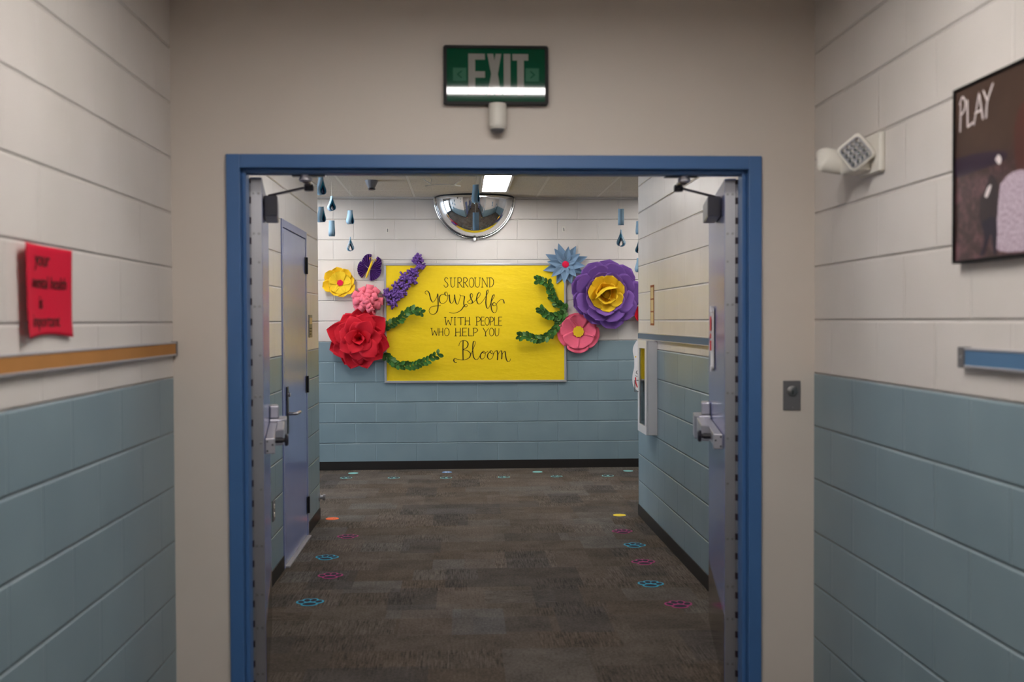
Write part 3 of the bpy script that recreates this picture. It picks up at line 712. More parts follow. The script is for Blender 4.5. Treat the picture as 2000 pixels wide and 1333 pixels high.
# ================================================================== PAPER FLOWERS
def prof_round(u): return (0.42+0.58*min(1, u/0.66)**0.8) if u < 0.68 else max(0.0, 1-((u-0.68)/0.32)**2.3)**0.5
def prof_point(u): return (0.35+0.65*math.sin(min(1, u/0.5)*PI/2)) if u < 0.5 else max(0.0, (1-((u-0.5)/0.5)**1.7))
def prof_tip(u): return (0.30+0.70*math.sin(min(1, u/0.62)*PI/2)) if u < 0.62 else max(0.0, 1-((u-0.62)/0.38)**1.8)
def prof_star(u): return max(0.0, (0.3+0.7*math.sin(min(1, u/0.42)*PI/2)) if u < 0.42 else (1-((u-0.42)/0.58)**1.35))
def prof_wide(u): return (0.22+0.78*min(1, u/0.72)**0.9) if u < 0.72 else max(0.0, 1-((u-0.72)/0.28)**2.6*0.75)
def petal(parent, mat, th, L, W, prof, lift, curl, cup=0.0, r0=0.0, h0=0.0, name='petal', roll=0.0, fold=False, nu=12, nv=8, power=1.0):
    """one paper petal: th turns it in the wall plane, lift is its rise off the wall, curl bends it along its length"""
    pts = []; x, h = r0, h0
    for i in range(nu+1):
        pts.append((x, h, lift+curl*(i/nu)**power)); ph = lift+curl*((i+0.5)/nu)**power
        x += L/nu*math.cos(ph); h += L/nu*math.sin(ph)
    ct, st_ = math.cos(th), math.sin(th)
    def fn(u, v):
        i = int(round(u*nu)); x_, h_, ph = pts[i]; s = (v-0.5)*2; w = W/2*prof(u)*s
        k = cup*W/2*prof(u)*(abs(s) if fold else s*s) + roll*w
        xx = x_-math.sin(ph)*k; hh = h_+math.cos(ph)*k
        return (xx*ct-w*st_, xx*st_+w*ct, max(hh, 0.001))
    b = MB(); b.grid(fn, nu, nv)
    return b.build(name, mat, parent, smooth=60, solid=0.0009, fix=False)
def ring_of(parent, mat, n, a0, **kw):
    jit = kw.pop('jit', 0.0)
    for k in range(n):
        q = dict(kw)
        for key in ('lift', 'L'): q[key] = q[key]*(1+random.uniform(-jit, jit))
        petal(parent, mat, a0+2*PI*k/n+random.uniform(-jit, jit)*0.5, roll=random.uniform(-jit, jit)*0.6, **q)
def flower(nm, px, py, label, h=0.0):
    X, Z = WP(px, py); return empty(nm, on_far(X, Z, YF-h), label, 'paper flower')

# yellow flower with a red middle
f_ = flower('paper_flower', 665, 553, 'yellow paper flower with small red centre, left of the butterfly')
ring_of(f_, P['yellow'], 8, 0.25, L=0.17, W=0.125, prof=prof_round, lift=0.30, curl=0.10, cup=0.22, jit=0.12)
ring_of(f_, P['gold'], 6, 0.5, L=0.122, W=0.115, prof=prof_round, lift=0.42, curl=-0.25, cup=0.20, h0=0.012, jit=0.06)
b = MB(); b.prism([(0.033*math.cos(PI/3*k+0.3)*(1 if j else 1), 0.033*math.sin(PI/3*k+0.3)) for k in range(6) for j in (0,)], 0.030, 0.036); b.build('flower_centre', P['hotpink'], f_, bevel=0.002)

# butterfly of pleated purple paper
X, Z = WP(722, 526)
bf = empty('paper_butterfly', on_far(X, Z) @ Matrix.Rotation(-0.36, 4, 'Z'), 'purple pleated paper butterfly with yellow body', 'paper butterfly')
def fan(a0, a1, R, n, org, tip=0.0):
    b = MB(); vs = [(org[0], org[1], 0.012)]
    for k in range(n+1):
        a = a0+(a1-a0)*k/n; r = R*(1.0+tip*math.cos((k/n-0.15)*PI)); z = 0.036 if k % 2 else 0.010
        vs.append((org[0]+r*math.cos(a), org[1]+r*math.sin(a), z))
    b.add(vs, [(0, k+1, k+2) for k in range(n)])
    return b.build('wing', P['violet'], bf, solid=0.0008, fix=False)
fan(1.72, 2.80, 0.118, 10, (-0.008, 0.004), 0.22); fan(PI-1.72, PI-2.80, 0.118, 10, (0.008, 0.004), 0.22)
fan(2.72, 4.42, 0.112, 16, (-0.008, -0.002)); fan(PI-2.72, PI-4.42, 0.112, 16, (0.008, -0.002))
b = MB(); b.tube([(0, -0.095, 0.022), (0, -0.06, 0.030), (0, 0.0, 0.034), (0, 0.06, 0.030), (0, 0.082, 0.024)], [0.005, 0.010, 0.011, 0.010, 0.006], 10); b.build('body', P['gold'], bf, smooth=60)
for s_ in (-1, 1):
    b = MB(); b.tube(smooth_path([(s_*0.003, 0.078, 0.03), (s_*0.014, 0.105, 0.036), (s_*0.034, 0.108, 0.04), (s_*0.03, 0.088, 0.042)], 5), 0.0026, 6); b.build('antenna', P['gold'], bf, smooth=60)

# ribbon loop helper
def loop(mb, org, th, lift, L, W, fat, twist=0.0):
    """closed ribbon loop leaving org in direction th (in the wall plane) raised by lift"""
    d = Vector((math.cos(th)*math.cos(lift), math.sin(th)*math.cos(lift), math.sin(lift)))
    s = Vector((-math.sin(th), math.cos(th), 0)); up = d.cross(s)
    s2 = s*math.cos(twist)+up*math.sin(twist); up2 = up*math.cos(twist)-s*math.sin(twist)
    n = 18; vs = []
    for k in range(n+1):
        a = 2*PI*k/n; ax = L*(0.5-0.5*math.cos(a))**0.85; hy = fat*math.sin(a)*(0.35+0.65*(ax/L))
        c = Vector(org)+d*ax+up2*hy
        for q in (-1, 1):
            v = c+s2*(q*W/2); vs.append((v.x, v.y, max(v.z, 0.0015)))
    mb.add(vs, [(2*k, 2*k+1, 2*k+3, 2*k+2) for k in range(n)])

f_ = flower('paper_bow_flower', 718, 588, 'pink bow flower of looped paper ribbons beside the board edge')
for (n, L, W, fat, lift, h0, a0) in ((10, 0.158, 0.074, 0.040, 0.20, 0.015, 0.1), (7, 0.132, 0.072, 0.038, 0.55, 0.03, 0.5), (5, 0.108, 0.066, 0.034, 0.95, 0.04, 0.2), (3, 0.085, 0.058, 0.032, 1.3, 0.05, 1.0)):
    for k in range(n):
        b = MB(); loop(b, (0, 0, h0), a0+2*PI*k/n+random.uniform(-0.15, 0.15), lift+random.uniform(-0.12, 0.12), L*random.uniform(0.93, 1.06), W, fat, random.uniform(-0.25, 0.25))
        b.build('ribbon_loop', P['pink'], f_, smooth=60, solid=0.0008, fix=False)

# big red flower
f_ = flower('paper_flower', 704, 662, 'big red paper flower with pointed petals over the lower left board edge')
ring_of(f_, P['red'], 9, 0.02, L=0.325, W=0.25, prof=prof_tip, lift=0.32, curl=-0.10, cup=0.28, jit=0.14)
ring_of(f_, P['red'], 8, 0.45, L=0.29, W=0.225, prof=prof_tip, lift=0.62, curl=-0.85, cup=0.16, h0=0.015, jit=0.14)
ring_of(f_, P['red'], 7, 0.1, L=0.265, W=0.195, prof=prof_tip, lift=0.98, curl=-1.35, cup=0.10, h0=0.03, jit=0.14, power=1.6)
ring_of(f_, P['red'], 5, 0.5, L=0.225, W=0.165, prof=prof_tip, lift=1.22, curl=-1.5, cup=0.10, h0=0.035, jit=0.14, power=2.0)
ring_of(f_, P['red'], 4, 0.2, L=0.165, W=0.12, prof=prof_tip, lift=1.35, curl=-0.5, cup=0.25, h0=0.04, jit=0.12, power=2.0)

# blue star flower
f_ = flower('paper_flower', 1104, 517, 'grey blue star shaped paper flower with pink centre, at the upper right board corner')
ring_of(f_, P['star'], 8, 0.3, L=0.218, W=0.098, prof=prof_star, lift=0.10, curl=0.06, cup=0.35, fold=True, jit=0.1)
ring_of(f_, P['star'], 8, 0.68, L=0.188, W=0.090, prof=prof_star, lift=0.28, curl=0.05, cup=0.40, fold=True, h0=0.008, jit=0.1)
b = MB(); b.lathe((0, 0, 0.012), [(0.034, 0), (0.034, 0.016), (0.028, 0.020)], 'z', 28); b.build('flower_centre', P['hotpink'], f_, smooth=40)

# large purple flower with a yellow heart
f_ = flower('paper_flower', 1180, 574, 'largest paper flower, purple with a yellow cupped heart')
ring_of(f_, P['purple'], 9, 0.05, L=0.385, W=0.255, prof=prof_round, lift=0.26, curl=0.06, cup=0.04, jit=0.10)
ring_of(f_, P['purple'], 8, 0.4, L=0.335, W=0.235, prof=prof_round, lift=0.46, curl=0.02, cup=0.04, h0=0.012, jit=0.08)
ring_of(f_, P['purple'], 7, 0.15, L=0.268, W=0.20, prof=prof_round, lift=0.62, curl=-0.02, cup=0.12, h0=0.02, jit=0.06)
ring_of(f_, P['gold'], 7, 0.35, L=0.225, W=0.165, prof=prof_round, lift=0.66, curl=-0.05, cup=0.12, h0=0.03, jit=0.05)
ring_of(f_, P['gold'], 5, 0.1, L=0.200, W=0.185, prof=prof_round, lift=0.95, curl=0.15, cup=0.14, h0=0.035, jit=0.05)
petal(f_, P['gold'], PI/2+0.45, 0.25, 0.25, prof_round, 0.80, 1.25, 0.45, h0=0.03)
ring_of(f_, P['gold'], 3, -2.2, L=0.175, W=0.19, prof=prof_round, lift=1.05, curl=0.45, cup=0.25, h0=0.04, jit=0.08)
b = MB(); b.lathe((0.012, -0.012, 0.045), [(0.012, 0), (0.034, 0.03), (0.040, 0.06), (0.034, 0.085), (0.018, 0.098)], 'z', 20); b.build('flower_bud', P['gold'], f_, smooth=60)

# pink flower with a yellow scalloped middle
f_ = flower('paper_flower', 1129, 648, 'pink five petal paper flower with yellow centre below the purple flower')
ring_of(f_, P['rose'], 5, 0.9, L=0.205, W=0.225, prof=prof_wide, lift=0.14, curl=0.05, cup=0.14, h0=0.004, jit=0.08)
ring_of(f_, P['rose'], 5, 0.28, L=0.180, W=0.20, prof=prof_wide, lift=0.27, curl=-0.10, cup=0.16, h0=0.010, jit=0.08)
b = MB(); b.prism([((0.054+0.004*math.cos(10*a*PI/30))*math.cos(a*PI/30), (0.054+0.004*math.cos(10*a*PI/30))*math.sin(a*PI/30)) for a in range(60)], 0.034, 0.038); b.build('flower_centre', P['gold'], f_)

# red flower half hidden behind the right wall
f_ = flower('paper_flower', 1254, 613, 'small red paper flower half hidden behind the right wall corner')
ring_of(f_, P['red'], 6, 0.2, L=0.125, W=0.12, prof=prof_round, lift=0.55, curl=0.35, cup=0.2, jit=0.05)
ring_of(f_, P['red'], 5, 0.5, L=0.095, W=0.09, prof=prof_round, lift=0.9, curl=0.3, cup=0.2, h0=0.015, jit=0.05)

# purple ribbon curl garland
garl = [(815, 506), (820, 519), (809, 531), (805, 546), (791, 543), (790, 560), (777, 558), (771, 575), (784, 574), (757, 576), (768, 592)]
X0_, Z0_ = WP(790, 552)
gl_ = empty('ribbon_curl_garland', on_far(X0_, Z0_), 'purple garland of tiny paper ribbon curls over the upper left board corner', 'garland')
for (px, py) in garl:
    X, Z = WP(px, py); b = MB()
    for k in range(30):
        loop(b, (X-X0_+random.uniform(-0.026, 0.026), Z-Z0_+random.uniform(-0.026, 0.026), 0.030), random.uniform(0, 2*PI), random.uniform(0.05, 1.45), random.uniform(0.040, 0.054), 0.017, 0.017, random.uniform(-0.4, 0.4))
    b.build('ribbon_cluster', P['lilac'], gl_, smooth=60, solid=0.0006, fix=False)

# leafy green paper sprigs
def sprig(pts, n, label, leaf=0.060, h0=0.024, h1=0.095):
    path = [Vector((*WP(*p_), 0)) for p_ in pts]; c = path[len(path)//2]
    t_ = empty('leaf_garland', on_far(c.x, c.y), label, 'leaf garland', 'green paper leaf garlands')
    sm = smooth_path([(p_.x-c.x, p_.y-c.y, 0) for p_ in path], 10); m = len(sm)
    for i, p_ in enumerate(sm): p_.z = h0+(h1-h0)*(i/(m-1))
    b = MB(); b.tube(sm, 0.0028, 6); b.build('stem', P['leafmid'], t_, smooth=60)
    b = MB()
    for k in range(n):
        f = (k+0.3)/n; i = min(int(f*(m-1)), m-2); p_ = sm[i].lerp(sm[i+1], f*(m-1)-i); tg = (sm[i+1]-sm[i]); th = math.atan2(tg.y, tg.x)
        for s_ in (-1, 1):
            a = th+s_*random.uniform(0.6, 0.95); L = leaf*random.uniform(0.85, 1.15); W = L*0.60; li = random.uniform(0.0, 0.8)
            ca, sa = math.cos(a), math.sin(a)
            def fn(u, v, L=L, W=W, li=li, ca=ca, sa=sa, p_=p_):
                s = (v-0.5)*2; w = W/2*math.sin(PI*min(1, u**1.15))**0.6*s; x = L*u; z = x*li-0.6*L*li*u*u+0.35*abs(w)
                return (p_.x+x*ca-w*sa, p_.y+x*sa+w*ca, max(0.0165, p_.z+z))
            b.grid(fn, 7, 4, random.choice((0, 0, 0, 0, 1, 1, 1, 2)))
    b.build('leaves', [P['leafgreen'], P['leafmid'], P['leafpale']], t_, smooth=60, fix=False)
sprig([(748, 643), (765, 633), (782, 624), (795, 612), (808, 607), (824, 611)], 15, 'short leaf garland on the board beside the red flower, upper left one')
sprig([(748, 692), (762, 702), (778, 712), (795, 714), (815, 712), (835, 704), (858, 690)], 20, 'long leaf garland on the board at the lower left, curving under the red flower')
sprig([(1108, 604), (1095, 598), (1084, 590), (1078, 578), (1073, 566), (1068, 555), (1056, 549), (1046, 548)], 18, 'leaf garland at the upper right of the lettering, below the star flower')
sprig([(1108, 610), (1095, 615), (1082, 618), (1070, 616), (1060, 610), (1054, 604)], 13, 'short middle leaf garland touching the purple flower')
sprig([(1101, 612), (1094, 626), (1086, 640), (1076, 651), (1062, 660), (1045, 662), (1030, 657), (1012, 656)], 22, 'long leaf garland at the right of the lettering ending beside the pink flower')

# white paper cut-out
X, Z = WP(1256, 706)
wc = empty('paper_cutout', on_far(X, Z), 'white wavy paper cutout with a red curve, behind the white cabinet', 'paper cutout')
prof = [(-0.035, 0.255), (-0.095, 0.16), (-0.105, 0.10), (-0.093, 0.03), (-0.092, -0.06), (-0.108, -0.14), (-0.108, -0.22), (-0.085, -0.275), (-0.03, -0.31)]
prof = prof+[(-x, y) for x, y in prof[::-1]]
sm = smooth_path(prof+[prof[0]], 5)[:-1]
b = MB(); b.prism([(p_.x, p_.y) for p_ in sm], 0.002, 0.005); b.build('sheet', P['white'], wc)
b = MB(); stroke(b, [(-0.078, -0.165), (-0.076, -0.215), (-0.060, -0.262)], 0.010, 0.012, 0.0062); b.build('red_curve', P['redglow'], wc, fix=False)
b = MB(); stroke(b, [(-0.048, -0.095), (-0.066, -0.1), (-0.07, -0.12), (-0.055, -0.13)], 0.004, 0.006, 0.0062); stroke(b, [(-0.078, -0.145), (-0.066, -0.152), (-0.05, -0.148)], 0.004, 0.006, 0.0062); b.build('ink_curl', M['ink'], wc, fix=False)
b = MB(); b.lathe((-0.077, 0.045, 0.0052), [(0.007, 0), (0.007, 0.001)], 'z', 12); b.build('dot', P['gold'], wc)

# adhesive hooks
for px, py, lb in ((757, 450, 'small clear adhesive hook on the far wall left of the mirror'), (1101, 448, 'small clear adhesive hook on the far wall right of the mirror')):
    X, Z = WP(px, py); hk = empty('wall_hook', on_far(X, Z), lb, 'hook', 'clear wall hooks')
    b = MB(); b.box(-0.016, 0.016, -0.028, 0.028, 0, 0.003); b.build('hook_base', M['white_plastic'], hk, bevel=0.001)
    b = MB(); b.tube(smooth_path([(0, 0.012, 0.003), (0, 0.0, 0.010), (0, -0.014, 0.014), (0, -0.016, 0.024), (0, -0.006, 0.028)], 4), 0.0035, 8); b.build('hook_prong', M['grey_plate'], hk, smooth=60)

# ================================================================== FLOOR STICKERS
def disc(x, y, mt, label, r=0.049, mark=None):
    t_ = empty('floor_dot', (x, y, 0.0), label, 'floor sticker', 'round floor dots')
    b = MB(); b.lathe((0, 0, 0), [(r, 0.0003), (r, 0.0016), (r-0.001, 0.002)], 'z', 40); b.build('dot', P[mt], t_)
    if mark == 'paint':
        b = MB(); b.box(-0.022, 0.002, -0.014, 0.016, 0.002, 0.0024); b.box(0.012, 0.024, -0.014, 0.016, 0.002, 0.0024); b.build('dot_print', P['white'], t_)
    elif mark:
        b = MB(); stroke(b, [(0.008, -0.01), (0.018, 0.014)], 0.003, 0.003, 0.0023, 4, False); stroke(b, [(0.018, 0.014), (0.026, -0.008)], 0.003, 0.003, 0.0023, 4, False); b.build('dot_print', M['ink'], t_, fix=False)
disc(-0.972, 3.870, 'orange', 'orange round dot on the carpet by the left corridor corner', mark='x')
disc(1.204, 3.854, 'yellowdot', 'yellow round dot on the carpet by the right corridor corner')
disc(-1.054, 6.167, 'aqua', 'pale teal dot on the carpet at the far left by the baseboard')
disc(-0.139, 6.162, 'paleblue', 'blue dot with a white mark on the carpet under the left of the board', mark='paint')
disc(0.748, 6.110, 'aqua', 'pale teal dot on the carpet under the right of the board')
disc(1.644, 6.108, 'aqua', 'pale teal dot on the carpet at the far right by the wall corner')

TOES = [(-0.046, 0.012, 0.017, 0.024, 0.35), (-0.017, 0.040, 0.017, 0.026, 0.1), (0.017, 0.040, 0.017, 0.026, -0.1), (0.046, 0.012, 0.017, 0.024, -0.35)]
def ell(cx, cy, rx, ry, rot, n=20, grow=0.0):
    return [(cx+(rx+grow)*math.cos(2*PI*k/n)*math.cos(rot)-(ry+grow)*math.sin(2*PI*k/n)*math.sin(rot), cy+(rx+grow)*math.cos(2*PI*k/n)*math.sin(rot)+(ry+grow)*math.sin(2*PI*k/n)*math.cos(rot)) for k in range(n)]
PAD = (0.0, -0.030, 0.036, 0.026, 0.0)
def paw(x, y, mt, label, rot=0.0, s=1.0):
    t_ = empty('paw_print_sticker', Matrix.Translation((x, y, 0)) @ Matrix.Rotation(rot, 4, 'Z') @ Matrix.Diagonal((s, s, 1, 1)), label, 'floor sticker', 'paw print floor stickers')
    allp = [q for e in TOES+[PAD] for q in ell(*e, n=48, grow=0.009)]
    out = []
    for k in range(96):
        a = 2*PI*k/96-PI; best = 0.02
        for qx, qy in allp:
            da = (math.atan2(qy+0.004, qx)-a+PI) % (2*PI)-PI
            if abs(da) < 0.05: best = max(best, math.hypot(qx, qy+0.004))
        out.append((best*math.cos(a), best*math.sin(a)-0.004))
    b = MB(); b.prism(out, 0.0003, 0.0018); b.build('outline', P[mt], t_)
    b = MB()
    for e in TOES+[PAD]: b.prism(ell(*e, grow=-0.0005), 0.0018, 0.0023)
    b.build('pads', P['pawdark'], t_)
paw(-0.785, 3.219, 'pawpink', 'pink paw print on the carpet at the left, farthest of the left row', 0.05)
paw(-0.849, 2.600, 'pawblue', 'blue paw print on the carpet at the left beside the side door', -0.1)
paw(-0.767, 2.132, 'pawpink', 'pink paw print on the carpet at the left between two blue ones', 0.05)
paw(-0.804, 1.572, 'pawblue', 'blue paw print on the carpet at the left, nearest of the left row', 0.05)
paw(1.132, 3.255, 'pawpink', 'pink paw print on the carpet at the right, just in front of the yellow dot', 0.0)
paw(1.140, 2.813, 'pawblue', 'blue paw print on the carpet at the right, farther of the two blue ones', -0.3)
paw(1.117, 2.344, 'pawpink', 'pink paw print on the carpet at the right between two blue ones', 0.0)
paw(1.063, 1.825, 'pawblue', 'blue paw print on the carpet at the right, nearer of the two blue ones', -0.2)
paw(1.133, 1.406, 'pawpink', 'pink paw print on the carpet nearest the right door leaf', 0.0)
for x, y, r_, lb in ((-1.087, 5.877, 1.45, 'teal paw print, first from the left of the row along the far wall'), (-0.634, 5.842, 1.5, 'teal paw print, second from the left of the row along the far wall'), (-0.139, 5.804, 1.6, 'teal paw print, third from the left of the row along the far wall'),
                     (0.409, 5.809, 1.5, 'teal paw print, fourth from the left of the row along the far wall'), (0.913, 5.818, 1.6, 'teal paw print, fifth from the left of the row along the far wall'), (1.403, 5.812, 1.5, 'teal paw print, rightmost of the row along the far wall')):
    paw(x, y, 'aqua', lb, r_, 0.8)

# ================================================================== CORRIDOR WALL ITEMS
# white cabinet with glazed door on the right wall
CY0, CY1, CZ0, CZ1, CD = 3.120, 3.455, 0.692, 1.348, 0.078
cm = on_right((CY0+CY1)/2, (CZ0+CZ1)/2); cw, ch = (CY1-CY0)/2, (CZ1-CZ0)/2
cb_ = empty('wall_cabinet', cm, 'white wall cabinet with a narrow glass door on the right corridor wall', 'cabinet')
b = MB(); w = 0.012
b.box(-cw, cw, ch-w, ch, 0, CD-0.012); b.box(-cw, cw, -ch, -ch+w, 0, CD-0.012); b.box(-cw, -cw+w, -ch+w, ch-w, 0, CD-0.012); b.box(cw-w, cw, -ch+w, ch-w, 0, CD-0.012); b.box(-cw+w, cw-w, -ch+w, ch-w, 0, 0.004)
b.build('cabinet_body', M['white_enamel'], cb_, bevel=0.004)
b = MB(); fw = 0.058
b.box(-cw, cw, ch-fw, ch, CD-0.011, CD); b.box(-cw, cw, -ch, -ch+fw, CD-0.011, CD); b.box(-cw, -cw+fw, -ch+fw, ch-fw, CD-0.011, CD); b.box(cw-fw, cw, -ch+fw, ch-fw, CD-0.011, CD)
dr = b.build('door', M['white_enamel'], cb_, bevel=0.003)
b = MB(); b.box(-cw+fw-0.004, cw-fw+0.004, -ch+fw-0.004, ch-fw+0.004, CD-0.008, CD-0.005); b.build('pane', M['glass'], dr)
b = MB(); b.tube([(-cw+0.03, -0.045, CD-0.001), (-cw+0.03, -0.045, CD+0.026), (-cw+0.03, 0.035, CD+0.026), (-cw+0.03, 0.035, CD-0.001)], 0.004, 8); b.build('handle', M['grey_plate'], dr, smooth=60)

# tack rails
def rail(nm, m, L, hgt, depth, insert, cap_at, label):
    """extruded rail, local x along it from 0 to L"""
    t_ = empty(nm, m, label, 'tack rail')
    b = MB(); e = 0.006; S0 = 0.034 if cap_at is not None and cap_at[0] < 0.01 else 0.0
    b.box(S0, L, hgt/2-e, hgt/2, 0, depth); b.box(S0, L, -hgt/2, -hgt/2+e, 0, depth); b.box(S0, L, -hgt/2+e, hgt/2-e, 0, 0.003); b.build('channel', M['alu'], t_, bevel=0.001)
    b = MB(); b.box(S0+0.002, L, -hgt/2+e, hgt/2-e, 0.003, depth-0.002); b.build('insert', insert, t_)
    if cap_at is not None:
        x0, x1 = cap_at
        b = MB(); b.box(x0, x1, -hgt/2-0.002, hgt/2+0.002, 0, depth+0.001); cp = b.build('end_cap', M['grey_plate'], t_, bevel=0.002)
        b = MB(); b.lathe(((x0+x1)/2, 0, depth+0.001), [(0.004, 0), (0.003, 0.0015)], 'z', 12); b.build('cap_screw', M['screw'], cp, smooth=40)
    return t_
rail('tack_rail', on_left(-4.0, 1.392), 3.985, 0.050, 0.020, M['cork'], (3.972, 3.988), 'tan cork tack rail along the near left wall under the red note')
rail('tack_rail', on_right(-1.172, 1.388), 3.0, 0.052, 0.022, M['rail_blue'], (0.0, 0.034), 'blue tack rail on the near right wall under the framed photograph')
rail('tack_rail', on_right(3.800, 1.370), 3.4, 0.050, 0.018, M['rail_dark'], None, 'dark slate tack rail on the corridor wall above the white cabinet')

# framed strip picture seen edge-on
st_ = empty('wall_card', on_right(3.296, 1.593), 'narrow tan card with brown border on the right corridor wall', 'card')
b = MB(); b.box(-0.065, 0.065, -0.142, 0.142, 0, 0.003); b.build('card', P['brown'], st_)
b = MB()
for k in range(3): b.box(-0.05, 0.05, -0.128+k*0.088, -0.05+k*0.088, 0.003, 0.0036)
b.build('card_print', P['tan'], st_)

# room plaque, outlet and bumper on the left wall
pl = empty('room_plaque', on_left(3.455, 1.455), 'grey room plaque on the left wall beyond the side door', 'plaque')
b = MB(); b.box(-0.075, 0.075, -0.08, 0.08, 0, 0.006); b.build('plate', M['grey_plate'], pl, bevel=0.002)
b = MB(); b.box(-0.06, 0.06, 0.015, 0.06, 0.006, 0.0075); b.build('plaque_insert', P['tan'], pl)
b = MB()
for k in range(3): b.box(-0.055, 0.05-0.02*k, -0.02-0.02*k, -0.012-0.02*k, 0.006, 0.007)
b.build('raised_dots', M['black'], pl)
ou = empty('power_outlet', on_left(1.986, 0.416), 'steel power outlet low on the left wall before the side door', 'outlet')
b = MB(); b.box(-0.036, 0.036, -0.059, 0.059, 0, 0.005); b.build('cover_plate', M['grey_plate'], ou, bevel=0.002)
for s_ in (-1, 1):
    b = MB(); b.prism([(0.017*math.cos(PI*k/12)*1.0, s_*0.024+0.0145*math.sin(PI*k/12)) for k in range(24)], 0.005, 0.008); rc = b.build('receptacle', M['white_plastic'], ou, bevel=0.001)
    b = MB(); b.box(-0.008, -0.006, s_*0.024-0.004, s_*0.024+0.004, 0.0078, 0.0084); b.box(0.006, 0.008, s_*0.024-0.004, s_*0.024+0.004, 0.0078, 0.0084); b.build('slot', M['black'], rc)
bp = empty('door_stop', on_left(3.845, 0.168), 'small round door stop at the end of the left corridor wall', 'door stop')
b = MB(); b.lathe((0, 0, 0), [(0.03, 0), (0.03, 0.006), (0.014, 0.010), (0.014, 0.030)], 'z', 20); b.build('stop_base', M['steel'], bp, smooth=40)
b = MB(); b.lathe((0, 0, 0.030), [(0.022, 0), (0.024, 0.006), (0.020, 0.018)], 'z', 20); b.build('bumper', M['closer'], bp, smooth=40)

# ================================================================== NEAR HALL ITEMS
# exit sign, its top tipped back very slightly
ES = empty('exit_sign', on_far(0.1375, 2.4065, 0.0), 'green exit sign with black border on the wall over the double doors', 'sign')
TILT = Matrix.Translation((0, 0, 0.022)) @ Matrix.Rotation(-0.017, 4, 'X')
sw, sh = 0.196, 0.110
def rrect(w, h, r, n=5):
    return [(sx*(w-r)+r*math.cos(a0+PI/2*k/n), sy*(h-r)+r*math.sin(a0+PI/2*k/n)) for sx, sy, a0 in ((1, 1, 0), (-1, 1, PI/2), (-1, -1, PI), (1, -1, 1.5*PI)) for k in range(n+1)]
o_rr, i_rr = rrect(sw, sh, 0.010), rrect(sw-0.0125, sh-0.0115, 0.003)
n_ = len(o_rr); b = MB()
b.add([(x, y, -0.022) for x, y in o_rr]+[(x, y, 0.004) for x, y in o_rr]+[(x, y, 0.004) for x, y in i_rr]+[(x, y, -0.002) for x, y in i_rr],
      [(k, (k+1) % n_, n_+(k+1) % n_, n_+k) for k in range(n_)]+[(n_+k, n_+(k+1) % n_, 2*n_+(k+1) % n_, 2*n_+k) for k in range(n_)]+[(2*n_+k, 2*n_+(k+1) % n_, 3*n_+(k+1) % n_, 3*n_+k) for k in range(n_)]+[tuple(range(n_-1, -1, -1))])
b.xf(TILT); b.build('sign_border', M['black'], ES, bevel=0.0008)
b = MB(); b.box(-sw+0.012, sw-0.012, -sh+0.011, sh-0.011, -0.004, 0.0); b.xf(TILT); pn = b.build('sign_face', M['sign_green'], ES)
def SG(cx, cy): return (-0.058+(cx/6.665+840-866)/205*0.391-0.1375, 2.516-((cy/6.665+70)-88)/115*0.219-2.4065)
LET = {'E': [(495, 225), (712, 225), (712, 303), (585, 303), (585, 455), (712, 455), (712, 538), (585, 538), (585, 680), (712, 680), (712, 760), (495, 760)],
       'X': [(742, 225), (822, 225), (836, 315), (852, 225), (927, 225), (880, 490), (925, 760), (846, 760), (835, 668), (820, 760), (742, 760), (793, 490)],
       'I': [(957, 225), (1045, 225), (1045, 760), (957, 760)],
       'T': [(1070, 225), (1278, 225), (1278, 310), (1220, 310), (1220, 760), (1133, 760), (1133, 310), (1070, 310)]}
for k_, poly in LET.items():
    b = MB(); b.prism([SG(*q) for q in poly][::-1], 0.0, 0.0006); b.xf(TILT); b.build('sign_letter', M['sign_grey'], pn)
for cx, d_ in ((383, -1), (1330, 1)):
    x0, y0 = SG(cx-88, 582); x1, y1 = SG(cx+88, 410)
    b = MB(); b.box(x0, x1, y0, y1, 0.0, 0.0005); b.xf(TILT); ap = b.build('arrow_panel', M['sign_pale'], pn)
    xm, ym = (x0+x1)/2, (y0+y1)/2
    b = MB(); stroke(b, [(xm-d_*0.006, ym+0.012), (xm+d_*0.008, ym)], 0.004, 0.004, 0.0008, 3, False); stroke(b, [(xm+d_*0.008, ym), (xm-d_*0.006, ym-0.012)], 0.004, 0.004, 0.0008, 3, False); b.xf(TILT)
    b.build('chevron', M['sign_green'], ap, fix=False)
# motion sensor under the sign
ms = empty('motion_sensor', on_far(0.142, 2.26, 0.0), 'small white cylindrical sensor on the wall just under the exit sign', 'sensor')
b = MB(); b.lathe((0, 0, 0.038), [(0.026, -0.058), (0.031, -0.052), (0.033, -0.046)], 'y', 28); b.lathe((0, 0, 0.038), [(0.034, -0.046), (0.034, 0.030), (0.032, 0.036), (0.024, 0.038)], 'y', 28); b.build('sensor_body', M['white_plastic'], ms, smooth=40)
b = MB(); b.box(-0.02, 0.02, -0.03, 0.02, 0, 0.03); b.build('wall_mount', M['white_plastic'], ms, bevel=0.003)
b = MB(); b.lathe((0, 0, 0.038), [(0.012, -0.072), (0.022, -0.066), (0.026, -0.058)], 'y', 24); b.build('lens', M['grey_plate'], ms, smooth=60)

